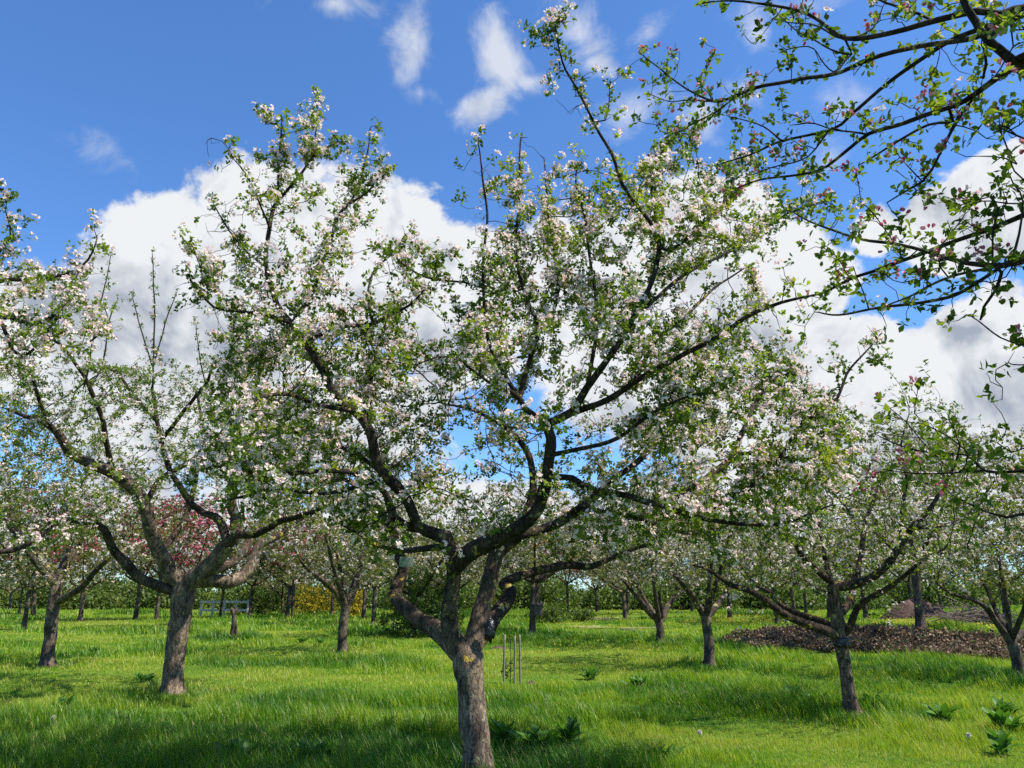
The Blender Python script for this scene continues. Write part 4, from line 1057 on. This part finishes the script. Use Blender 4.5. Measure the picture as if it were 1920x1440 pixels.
# yellow shrubs
def shrub(name, px, py, w, h, mat, label, cat, n=700, leaf=0.09, seed=1, green=None):
    rs = np.random.RandomState(seed); rnd = random.Random(seed)
    b = gp(px, py); root = empty(name, b); tag(root, label, cat)
    t = Tree(0.16)
    t.path([(0, 0, -.05, .03), (0, 0, .12, .03)], attach=False)
    for k in range(9):
        a = k * .7 + rnd.random() * .4; q = []
        for s in (0, .35, .7, 1.0): q.append((math.cos(a) * w * s * .75, math.sin(a) * w * s * .75, .1 + h * s * (1.1 - .2 * s) * rnd.uniform(.8, 1), .018 * (1.1 - s)))
        t.path(q)
    u = unit(rs.normal(size=(n // 3, 3))) * (rs.rand(n // 3, 1) ** .4); u[:, 2] = abs(u[:, 2])
    t.colonize([tuple(q) for q in u * np.array([w, w, h])], di=1, dk=.2, iters=16, seed=seed)
    t.finish(tip=.003)
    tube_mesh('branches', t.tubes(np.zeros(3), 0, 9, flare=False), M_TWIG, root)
    P = np.array(t.P); idx = rs.randint(0, len(P), n)
    C = P[idx] + rs.normal(0, .07, (n, 3)); C[:, 2] = np.abs(C[:, 2]) + .05
    A = unit(rs.normal(size=(n, 3)) + np.array([0, 0, .6]))
    v, f, r = rosette(rs, C, A, 5, .4, leaf, tv=DIAM_V, tf=DIAM_F, spread=.3)
    np_mesh('foliage', v, f, mat, root, rnd=r)
    return root
shrub('forsythia_shrub', 592, 1152, 1.9, 2.4, M_YELLOW, 'yellow flowering shrub between the dark red tree and the Y forked grey trunk', 'shrub', 1500, .10, 1)
shrub('forsythia_shrub', 664, 1157, 0.8, 1.6, M_YELLOW, 'small bright yellow shrub just right of the Y forked grey trunk', 'shrub', 700, .10, 2)
shrub('green_shrub', 485, 1152, 2.0, 1.9, M_HEDGE, 'rounded olive green shrub right of the white rails', 'shrub', 1500, .13, 3)
shrub('dark_shrub', 790, 1192, 1.7, 2.6, M_HEDGE, 'dark green dense shrub behind the low left limb of the centre tree', 'shrub', 2200, .10, 4)
shrub('green_shrub', 1030, 1168, 1.2, .9, M_HEDGE, 'low green bush in the grass right of the nest box trunk', 'shrub', 700, .1, 5)
shrub('green_shrub', 1180 - 90, 1166, .8, .6, M_HEDGE, 'tiny green bush at the foot of the small reddish tree', 'shrub', 400, .1, 6)

# ================================================================== SMALL THINGS
def box_verts(x0, x1, y0, y1, z0, z1):
    V = [(x, y, z) for z in (z0, z1) for x, y in ((x0, y0), (x1, y0), (x1, y1), (x0, y1))]
    Fq = [(0, 3, 2, 1), (4, 5, 6, 7), (0, 1, 5, 4), (1, 2, 6, 5), (2, 3, 7, 6), (3, 0, 4, 7)]
    return V, Fq
def merge(lst):
    V, Fq = [], []
    for v, f in lst:
        o = len(V); V += list(v); Fq += [tuple(i + o for i in q) for q in f]
    return V, Fq
def bevel(o, w=0.004):
    b = o.modifiers.new('bevel', 'BEVEL'); b.width = w; b.segments = 2
M_STAKE = plain_mat('stake_wood', (0.13, 0.12, 0.08), (0.25, 0.23, 0.17), 25, .85, .004)
M_WHITEWOOD = plain_mat('white_boards', (0.42, 0.38, 0.33), (0.60, 0.56, 0.50), 12, .7)
M_BOX = plain_mat('nest_box_wood', (0.07, 0.055, 0.045), (0.14, 0.11, 0.085), 18, .85, .004)
M_SOIL = plain_mat('dark_soil', (0.045, 0.026, 0.021), (0.14, 0.085, 0.065), 5, .95, .12)
M_BLACK = plain_mat('black_plastic', (0.006, 0.006, 0.008), (0.012, 0.012, 0.014), 30, .22, .01, spec=.6)
M_TAG = plain_mat('tag_plate', (0.16, 0.21, 0.16), (0.24, 0.29, 0.23), 20, .5)
M_WHITE = plain_mat('dandelion_fluff', (0.62, 0.56, 0.48), (0.8, 0.75, 0.66), 30, .9)
M_STEM = plain_mat('green_stem', (0.09, 0.16, 0.03), (0.16, 0.22, 0.06), 30, .6)

def round_pole(r0, r1, h, sides=10, lean=(0, 0), seg=8, seed=0, z0=-.1):
    V, Fq = [], []
    for k in range(seg + 1):
        s = k / seg; z = z0 + (h - z0) * s; r = r0 + (r1 - r0) * s
        cx = lean[0] * s + .12 * r0 * math.sin(s * 5 + seed); cy = lean[1] * s + .12 * r0 * math.cos(s * 4 + seed)
        for a in range(sides):
            an = 2 * math.pi * a / sides; V.append((cx + r * math.cos(an), cy + r * math.sin(an), z))
    for k in range(seg):
        for a in range(sides):
            Fq.append((k * sides + a, k * sides + (a + 1) % sides, (k + 1) * sides + (a + 1) % sides, (k + 1) * sides + a))
    c = len(V); V.append((lean[0], lean[1], h + r1 * .3))
    for a in range(0, sides, 2):
        Fq.append((seg * sides + a, seg * sides + (a + 1) % sides, seg * sides + (a + 2) % sides, c))
    return V, Fq
for px, pyb, pyt, ln, lb in ((944, 1287, 1190, 0.02, 'left one of the three thin wooden stakes round the bare sapling'), (965, 1284, 1193, 0.0, 'middle one of the three thin wooden stakes round the bare sapling'), (976, 1287, 1190, -0.015, 'right one of the three thin wooden stakes round the bare sapling')):
    b = gp(px, pyb); h = at(px, pyt, b[1])[2] - b[2]
    V, Fq = round_pole(.020, .018, h, lean=(ln, 0), seed=px)
    o = np_mesh('tree_stake', V, Fq, M_STAKE, loc=b, smooth=True)
    tag(o, lb, 'stake', group='stakes round the young sapling')
b = gp(956, 1282)
def sapling():
    t = Tree(.07); h = at(951, 1140, b[1])[2] - b[2]
    t.path([(0, 0, -.05, .012), (.02, 0, h * .4, .009), (-.01, .02, h * .75, .006), (-.05, 0, h, .003)], attach=False)
    t.path([(0, 0, h * .18, .004), (.06, 0, h * .24, .003), (.08, 0, h * .3, .002)])
    t.path([(0, 0, h * .5, .004), (-.03, 0, h * .6, .003)])
    t.finish()
    root = empty('sapling', b); tag(root, 'thin bare young sapling between three stakes, a green leaf tuft at its foot', 'young tree')
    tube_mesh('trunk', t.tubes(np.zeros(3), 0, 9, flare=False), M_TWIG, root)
    rs = np.random.RandomState(3)
    C = np.array([[rs.normal(-.05, .05), rs.normal(0, .05), rs.uniform(.12, .45)] for _ in range(26)])
    v, f, r = rosette(rs, C, unit(rs.normal(size=C.shape) + [0, 0, 1]), 4, .3, .06)
    np_mesh('foliage', v, f, M_LEAF, root, rnd=r)
    lb = at(950, 1246, b[1]) - b
    V, Fq = box_verts(lb[0] - .02, lb[0] + .02, -.02, -.016, lb[2] - .03, lb[2] + .03)
    np_mesh('name_tag', V, np.array(Fq), M_WHITE, root)
sapling()

# nest box fixed to the trunk behind
def nest_box():
    Y = gp(998, 1192)[1] - .24
    c = at(1009, 1143, Y); s = scale_at(1009, 1143, Y)
    root = empty('nest_box', c); tag(root, 'small dark wooden nest box on a trunk right of the staked sapling', 'nest box')
    w, h, d = 9 * s, 11 * s, .18
    V, Fq = merge([box_verts(-w, w, -d / 2, d / 2, -h, h * .75)])
    o = np_mesh('box_body', V, np.array(Fq), M_BOX, root); bevel(o)
    V = [(-w * 1.25, -d * .75, h * .70), (w * 1.25, -d * .75, h * .70), (w * 1.25, d * .6, h), (-w * 1.25, d * .6, h), (-w * 1.25, -d * .75, h * .86), (w * 1.25, -d * .75, h * .86), (w * 1.25, d * .6, h * 1.16), (-w * 1.25, d * .6, h * 1.16)]
    o = np_mesh('roof', V, np.array([(0, 3, 2, 1), (4, 5, 6, 7), (0, 1, 5, 4), (1, 2, 6, 5), (2, 3, 7, 6), (3, 0, 4, 7)]), M_BOX, root)
    V = [(.025 * math.cos(a * .628), -d / 2 - .003, h * .2 + .025 * math.sin(a * .628)) for a in range(10)] + [(0, -d / 2 - .003, h * .2)]
    Fq = [(a, (a + 1) % 10, 10) for a in range(10)]
    np_mesh('entrance_hole', V, np.array(Fq), M_BLACK, root)
nest_box()

# tag plate hanging from the centre tree's left limb
def plate():
    Y = YM + .25
    c = at(762, 1054, Y); s = scale_at(762, 1054, Y)
    root = empty('name_plate', c); tag(root, 'blank pale green rectangular plate hanging on the low left limb of the centre tree', 'plate')
    V, Fq = box_verts(-13 * s, 13 * s, -.002, .002, -9 * s, 9 * s)
    o = np_mesh('plate', V, np.array(Fq), M_TAG, root); o.rotation_euler = (.1, .05, .25); bevel(o, .0015)
    t = Tree(.02); t.path([(-.05, 0, 9 * s, .0015), (-.02, 0, 9 * s + .05, .0015), (-.09, .02, 9 * s + .09, .0015)], attach=False); t.finish()
    tube_mesh('wire', t.tubes(np.zeros(3), 0, 9, flare=False), M_BLACK, root)
plate()

# black plastic wrapped in the wound of the centre tree
def crumple(name, c, rx, ry, rz, seed, mat, label, cat, tails=True):
    V, Fq = [], []; n1, n2 = 34, 22
    for i in range(n2 + 1):
        ph = math.pi * i / n2
        for j in range(n1):
            th = 2 * math.pi * j / n1
            u = Vector((math.sin(ph) * math.cos(th), math.sin(ph) * math.sin(th), math.cos(ph)))
            k = 1 + .45 * noise.noise(u * 2.5 + Vector((seed, 0, 0))) + .30 * abs(noise.noise(u * 6 + Vector((seed, 3, 0)))) + .16 * noise.noise(u * 14)
            V.append((u.x * rx * k, u.y * ry * k, u.z * rz * k))
    for i in range(n2):
        for j in range(n1): Fq.append((i * n1 + j, (i + 1) * n1 + j, (i + 1) * n1 + (j + 1) % n1, i * n1 + (j + 1) % n1))
    root = empty(name, c); tag(root, label, cat)
    np_mesh('wrapping', V, Fq, mat, root)
    if tails:
        t = Tree(.02); t.path([(rx * .6, -.02, 0, .004), (rx * 1.6, -.03, rz * .35, .003), (rx * 2.2, -.02, rz * .1, .002)], attach=False)
        t.path([(rx * .5, -.02, -rz * .4, .004), (rx * 1.3, -.03, -rz * .2, .003), (rx * 1.9, -.02, -rz * .5, .002)], attach=False)
        t.finish(); tube_mesh('loose_end', t.tubes(np.zeros(3), 0, 9, flare=False), mat, root)
s = scale_at(918, 1182, YM)
crumple('plastic_wrap', at(918, 1182, YM - .09), 9 * s, .04, 18 * s, 2, M_BLACK, 'crumpled black plastic stuffed in the fork of the centre tree', 'plastic sheet')
s = scale_at(1577, 1205, YR)
crumple('plastic_wrap', at(1578, 1205, YR - .03), 13 * s, .085, 11 * s, 5, M_BLACK, 'dark torn plastic band round the slender leaning tree below its fork', 'plastic sheet')

# forked stump post in the meadow
def stump():
    b = gp(438, 1198); Y = b[1]
    t = Tree(.08)
    def w(px, py, r, dy=0):
        p = at(px, py, Y + dy) - b; return (p[0], p[1], p[2], r * scale_at(px, py, Y))
    t.path([w(433, 1202, 4), w(436, 1180, 3.6), (w(439, 1165, 4.5)), w(438, 1150, 4), w(433, 1140, 3.5)], attach=False)
    t.path([w(443, 1200, 3.5, .12), w(442, 1180, 3.2, .1), w(440, 1165, 3.5)], attach=False)
    t.path([w(439, 1155, 3.5), w(443, 1145, 3), w(446, 1139, 2.2)])
    t.finish()
    root = empty('tree_stump', b); tag(root, 'short gnarled dead stump on two legs in the meadow left of the grey forked trunk', 'stump')
    tube_mesh('trunk', t.tubes(np.zeros(3), 0, 9, flare=False), M_BARK_FAR, root)
stump()

# white rails
def rails():
    b = gp(418, 1158); Y = b[1]
    root = empty('rail_fence', b); tag(root, 'low white rail fence far behind, right of the thick dark trunk', 'fence')
    s = scale_at(418, 1140, Y)
    x0, x1 = -44 * s, 44 * s
    for z in (.95, .45):
        V, Fq = box_verts(x0, x1, -.02, .02, z - .07, z + .07); o = np_mesh('rail', V, np.array(Fq), M_WHITEWOOD, root); bevel(o)
    for k in range(5):
        x = x0 + (x1 - x0) * k / 4
        V, Fq = box_verts(x - .05, x + .05, .023, .12, -.1, 1.1); o = np_mesh('post', V, np.array(Fq), M_WHITEWOOD, root); bevel(o)
rails()

# earth mound, brush pile, molehill, log
def mound(name, px, py, w, d, h, mat, label, seed, cat='soil heap'):
    b = gp(px, py); V, Fq = [], []; n1, n2 = 64, 20
    for i in range(n2 + 1):
        r = i / n2
        for j in range(n1):
            th = 2 * math.pi * j / n1
            k = 1 + .15 * noise.noise(Vector((math.cos(th) * 1.5, math.sin(th) * 1.5, seed)))
            x, y = r * k * w * math.cos(th), r * k * d * math.sin(th)
            z = h * (1 - r ** 1.5) + (h * .30 * noise.noise(Vector((x * 1.6 / max(w, .4) * 2, y * 3 / max(w, .4), seed))) + h * .10 * noise.noise(Vector((x * 9 / w, y * 9 / w, seed)))) * (1 - r)
            V.append((x, y, max(z, 0) + gz(b[0] + x, b[1] + y) - b[2] - (.06 if i == n2 else 0)))
    for i in range(n2):
        for j in range(n1): Fq.append((i * n1 + j, (i + 1) * n1 + j, (i + 1) * n1 + (j + 1) % n1, i * n1 + (j + 1) % n1))
    o = np_mesh(name, V, Fq, mat, loc=b, smooth=True); tag(o, label, cat)
mound('soil_heap', 1716, 1158, 1.75, 1.6, 0.95, M_SOIL, 'big dark brown heap of soil beyond the bank', 3)
mound('molehill', 998, 1284, .12, .1, .08, M_SOIL, 'small dark molehill right of the sapling stakes', 7, 'molehill')
mound('molehill', 935, 1216, .3, .2, .07, M_SOIL, 'patch of bare soil right behind the centre trunk', 9, 'molehill')
def brush_pile():
    b = gp(1828, 1172); rnd = random.Random(8)
    t = Tree(.15)
    for k in range(170):
        a = rnd.uniform(0, 6.28); r = rnd.random() ** .6
        x, y = r * 1.15 * math.cos(a), r * .8 * math.sin(a); z = .08 + .62 * (1 - r) * rnd.random() + .05
        dx, dy, dz = rnd.gauss(0, .5), rnd.gauss(0, .4), rnd.gauss(0.05, .22)
        t.path([(x - dx * .8, y - dy * .8, max(.02, z - dz), .014), (x, y, z + .06, .012), (x + dx * .8, y + dy * .8, max(.02, z + dz), .006)], attach=False)
    t.finish()
    V, Fq = t.tubes(np.zeros(3), 0, 9, flare=False)
    Fa = np.array(Fq); t1 = Fa[:, [0, 1, 2]]; t2 = Fa[Fa[:, 2] != Fa[:, 3]][:, [0, 2, 3]]
    o = np_mesh('brush_pile', V, np.vstack([t1, t2]), plain_mat('dry_sticks', (0.12, .085, .07), (.28, .21, .17), 8, .9), loc=b, smooth=True)
    tag(o, 'heap of cut dry twigs right of the soil heap', 'brush pile')
brush_pile()
def log():
    b = gp(1205, 1188); p2 = gp(1222, 1192); p1 = gp(1165, 1183)
    t = Tree(.2); t.path([(p1[0], p1[1], p1[2] + .07, .05), (b[0], b[1], b[2] + .06, .045), (p2[0], p2[1], p2[2] + .07, .06)], attach=False); t.finish()
    V, Fq = t.tubes(b, 0, 9, flare=False); Fa = np.array(Fq); t1 = Fa[:, [0, 1, 2]]; t2 = Fa[Fa[:, 2] != Fa[:, 3]][:, [0, 2, 3]]
    o = np_mesh('fallen_branch', V, np.vstack([t1, t2]), M_STAKE, loc=b, smooth=True); tag(o, 'fallen grey branch lying in the grass left of the broad V forked tree', 'branch')
log()

# leaf litter on the bank
def litter():
    rs = np.random.RandomState(17); n = 60000
    al = rs.uniform(-.6, BLEN + 14, n); ac = rs.uniform(-.2, 3.9, n)
    edge = fbm2(al * .45, ac * .2, 5, 3)
    top = 2.4 + 1.5 * edge + .8 * np.sin(al * .35 + 1) ; lowb = 1.5 * (fbm2(al * .9, al * 0, 8, 3) - .4)
    k = (ac < top) & (ac > lowb) & (ac > lowb + (1.0 - al) * .8)
    al, ac = al[k], ac[k]
    x = BA[0] + al * _bd[0] - ac * _bd[1]; y = BA[1] + al * _bd[1] + ac * _bd[0]
    z = ground_z(x, y) + rs.uniform(.0, .34, len(x)) * fbm2(x * 2.4, y * 2.4, 4, 2)
    C = np.stack([x, y, z], -1)
    A = unit(rs.normal(size=C.shape) * .8 + np.array([0, -.2, .7]))
    v, f, r = rosette(rs, C, A, 2, .2, .078, tv=DIAM_V * np.array([1.3, 1, 1]), tf=DIAM_F, jit=.03, spread=.4)
    o = np_mesh('leaf_litter', v, f, M_DRYLEAF, rnd=r); tag(o, 'brown dead leaves and ground cover on the low bank', 'ground cover', kind='stuff')
litter()

# ================================================================== GRASS
TREE_XY = [(o.location.x, o.location.y) for o in COL.objects if o.type == 'EMPTY' and 'tree' in o.name]
def grass():
    rs = np.random.RandomState(23)
    Vs, Fs, Rn = [], [], []; off = 0
    for d0, d1, dens, w, hs in ((6.6, 10, 2600, .0042, 1.0), (10, 14, 1500, .0055, 1.0), (14, 20, 700, .008, 1.05), (20, 30, 330, .012, 1.1), (30, 45, 130, .02, 1.15), (45, 68, 45, .035, 1.3)):
        xm = d1 * .74 + 1.0
        n = int((d1 - d0) * 2 * xm * dens)
        x = rs.uniform(-xm, xm, n); y = rs.uniform(d0, d1, n)
        k = np.abs(x) < y * .74 + .8
        x, y = x[k], y[k]
        # keep off the littered bank
        al, ac = bank_coords(x, y)
        onb = (al > .5) & (ac > .3) & (ac < 2.8 + fbm2(al * .45, ac * .2, 5, 3))
        kk = ~(onb & (rs.rand(len(x)) < .80 + .18 * sstep(.35, .6, fbm2(x * 1.1, y * 1.1, 77, 2)))); x, y = x[kk], y[kk]
        n = len(x)
        tuft = fbm2(x * 1.3, y * 1.3, 31, 3); big = fbm2(x * .32, y * .32, 37, 3); fine = fbm2(x * 5, y * 5, 61, 2)
        lush = np.zeros(n)
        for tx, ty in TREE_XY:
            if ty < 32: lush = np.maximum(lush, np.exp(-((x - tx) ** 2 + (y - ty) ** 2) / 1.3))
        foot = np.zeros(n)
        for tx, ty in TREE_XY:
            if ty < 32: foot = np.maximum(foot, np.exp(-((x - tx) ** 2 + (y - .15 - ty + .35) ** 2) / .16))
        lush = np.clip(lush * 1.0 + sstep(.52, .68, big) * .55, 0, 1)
        mow = sstep(.50, .36, big)
        h = (.030 + .10 * sstep(.38, .72, tuft) + .17 * lush * (0.4 + tuft) + .05 * (fine - .4)) * (1 - .45 * mow) * hs * rs.uniform(.55, 1.35, n)
        h = np.maximum(h * (1 - .6 * foot), .03)
        clump = rs.rand(n) < .35
        th = rs.uniform(0, 2 * np.pi, n) ; lean = rs.uniform(.1, .75, n) * h
        wind = np.array([-.12, .03])
        bx, by = np.cos(th) * lean + wind[0] * h, np.sin(th) * lean + wind[1] * h
        sx, sy = -np.sin(th + rs.normal(0, .6, n)) , np.cos(th)
        ww = w * rs.uniform(.7, 1.4, n) * (1 + .5 * lush)
        z = ground_z(x, y) - .005
        v = np.empty((n, 5, 3))
        v[:, 0] = np.stack([x - sx * ww / 2, y - sy * ww / 2, z], -1); v[:, 1] = np.stack([x + sx * ww / 2, y + sy * ww / 2, z], -1)
        mx_, my_, mz = x + bx * .35, y + by * .35, z + h * .6
        v[:, 2] = np.stack([mx_ + sx * ww * .4, my_ + sy * ww * .4, mz], -1); v[:, 3] = np.stack([mx_ - sx * ww * .4, my_ - sy * ww * .4, mz], -1)
        v[:, 4] = np.stack([x + bx, y + by, z + h], -1)
        f = np.array([[0, 1, 2], [0, 2, 3], [3, 2, 4]])[None] + (off + np.arange(n) * 5)[:, None, None]
        off += n * 5
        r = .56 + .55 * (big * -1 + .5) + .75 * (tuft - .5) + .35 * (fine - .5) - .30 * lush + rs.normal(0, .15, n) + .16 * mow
        dry = rs.rand(n) < .03 + .10 * mow
        r = np.where(dry, 1.0, np.clip(r, 0, .93))
        Vs.append(v.reshape(-1, 3)); Fs.append(f.reshape(-1, 3)); Rn.append(np.repeat(r, 3))
    V = np.vstack(Vs); Fc = np.vstack(Fs)
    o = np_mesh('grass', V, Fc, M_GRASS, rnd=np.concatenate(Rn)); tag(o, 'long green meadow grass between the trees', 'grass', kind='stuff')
grass()

# broad-leaved docks
DOCK_V = []
for i, (yy, ww) in enumerate(((0, .03), (.18, .04), (.32, .13), (.5, .17), (.7, .15), (.87, .08), (1, .0))):
    zz = .30 * yy - .42 * yy * yy
    DOCK_V += [(-ww, yy, zz + ww * .35 + .02 * math.sin(i * 2.3)), (0, yy, zz), (ww, yy, zz + ww * .35 - .02 * math.sin(i * 2.9))]
DOCK_V = np.array(DOCK_V)
DOCK_F = []
for i in range(6):
    a = i * 3; DOCK_F += [(a, a + 1, a + 4), (a, a + 4, a + 3), (a + 1, a + 2, a + 5), (a + 1, a + 5, a + 4)]
DOCK_F = np.array(DOCK_F)
def dock(px, py, n, size, label, seed, spreadr=.05, group='broad-leaved dock plants in the grass'):
    rs = np.random.RandomState(seed); b = gp(px, py)
    C = np.stack([rs.normal(0, spreadr, n), rs.normal(0, spreadr * .7, n), np.zeros(n) + .02], -1)
    th = rs.uniform(0, 6.28, n); e = rs.uniform(.5, 1.25, n)
    d = np.stack([np.cos(th) * np.cos(e), np.sin(th) * np.cos(e), np.sin(e)], -1)
    nr = np.stack([-np.cos(th) * np.sin(e), -np.sin(th) * np.sin(e), np.cos(e)], -1) + rs.normal(0, .2, (n, 3))
    v, f, r = scatter(DOCK_V, DOCK_F, frames(d, nr), size * rs.uniform(.6, 1.2, n), C, rs.rand(n))
    o = np_mesh('dock_plant', v, f, M_DOCK, loc=b, smooth=True, rnd=r); tag(o, label, 'dock plant', group)
DK = [(945, 1412, 22, .34, 'big dock clump hard against the right of the centre trunk', .16), (1010, 1418, 16, .30, 'dock clump second to the right of the centre trunk', .14), (1065, 1400, 10, .30, 'upright dock near the bottom, just above and right of the trunk side clumps', .08),
      (1240, 1430, 9, .24, 'dock plant at the bottom edge right of the centre trunk', .12), (1108, 1275, 16, .30, 'dock clump in the sunny grass right of the molehill', .22), (1195, 1292, 12, .26, 'pale dock clump lower right of the one by the molehill', .2),
      (1488, 1322, 14, .34, 'dock clump left of the slender leaning trunk', .2), (1530, 1330, 8, .28, 'smaller dock close to the left of the slender leaning trunk', .14), (1640, 1332, 12, .33, 'dock clump right of the slender leaning trunk', .18),
      (1770, 1358, 13, .34, 'dock in the open grass between the leaning tree and the right corner', .2), (1880, 1345, 10, .3, 'dock in the shade near the right edge', .2), (1895, 1380, 14, .36, 'dock with pale leaves close to the bottom right corner', .2), (1880, 1415, 8, .3, 'lowest dock in the bottom right corner', .14),
      (460, 1204, 16, .32, 'dock patch right of the two legged stump', .3), (565, 1206, 10, .28, 'dock left of the grey Y forked trunk, third patch from the stump', .25), (600, 1208, 12, .28, 'dock nearest the grey Y forked trunk', .25), (120, 1335, 12, .26, 'dock in the grass left of the thick dark trunk', .25),
      (175, 1226, 10, .26, 'dock between the red-brown and the thick dark trunk', .25), (270, 1280, 8, .25, 'dock just left of the thick dark trunk foot', .2), (590, 1438, 9, .3, 'shaded dock at the bottom left of the centre trunk', .2), (440, 1434, 10, .3, 'shaded dock at the bottom edge under the left tree', .25)]
for i, (px, py, n, sz, lb, sp) in enumerate(DK): dock(px, py, n + 16, sz * (.95 if i < 3 else .8), lb, 300 + i, .05)

# dandelion clocks
def clock(px, py, label, seed):
    p = at(px, py, gp(px, py + 22)[1]); b = np.array([p[0], p[1], gz(p[0], p[1])]); h = p[2] - b[2]
    root = empty('dandelion_clock', b); tag(root, label, 'dandelion', 'dandelion clocks in the grass')
    V, Fq = round_pole(.003, .002, h, 6); np_mesh('stem', V, Fq, M_STEM, root, smooth=True)
    rs = np.random.RandomState(seed); n = 260
    d = unit(rs.normal(size=(n, 3)))
    v, f, r = scatter(DIAM_V * np.array([.5, 1, 1]), DIAM_F, frames(d, rs.normal(size=(n, 3))), np.full(n, .03), np.repeat([[0, 0, h]], n, 0), rs.rand(n))
    np_mesh('seed_head', v, f, M_WHITE, root, rnd=r)
clock(804, 1413, 'white dandelion clock at the bottom left of the centre trunk', 1)
clock(101, 1345, 'white dandelion clock in the shade far left', 2)
clock(1312, 1373, 'white dandelion clock left of the slender leaning trunk foot', 3)
clock(1816, 1378, 'white dandelion clock in the bottom right corner', 4)

# dandelion flowers far behind
def dandelions():
    rs = np.random.RandomState(41); pts = []
    for (x0, x1, y0, y1, n) in ((1280, 1540, 1156, 1172, 900), (1540, 1800, 1160, 1176, 300), (100, 800, 1165, 1220, 40), (1000, 1280, 1165, 1230, 60), (1700, 1900, 1170, 1190, 140)):
        for _ in range(n):
            p = gp(rs.uniform(x0, x1), rs.uniform(y0, y1)); pts.append(p + np.array([0, 0, .12]))
    C = np.array(pts); n = len(C)
    v, f, r = rosette(rs, C, unit(rs.normal(0, .3, (n, 3)) + np.array([0, -.4, 1])), 5, .1, .035, tv=DIAM_V * np.array([1.6, 1, 1]), tf=DIAM_F, jit=.001)
    o = np_mesh('dandelion_flowers', v, f, M_YELLOW, rnd=r); tag(o, 'scattered yellow dandelion flowers in the far meadow', 'wildflowers', kind='stuff')
dandelions()
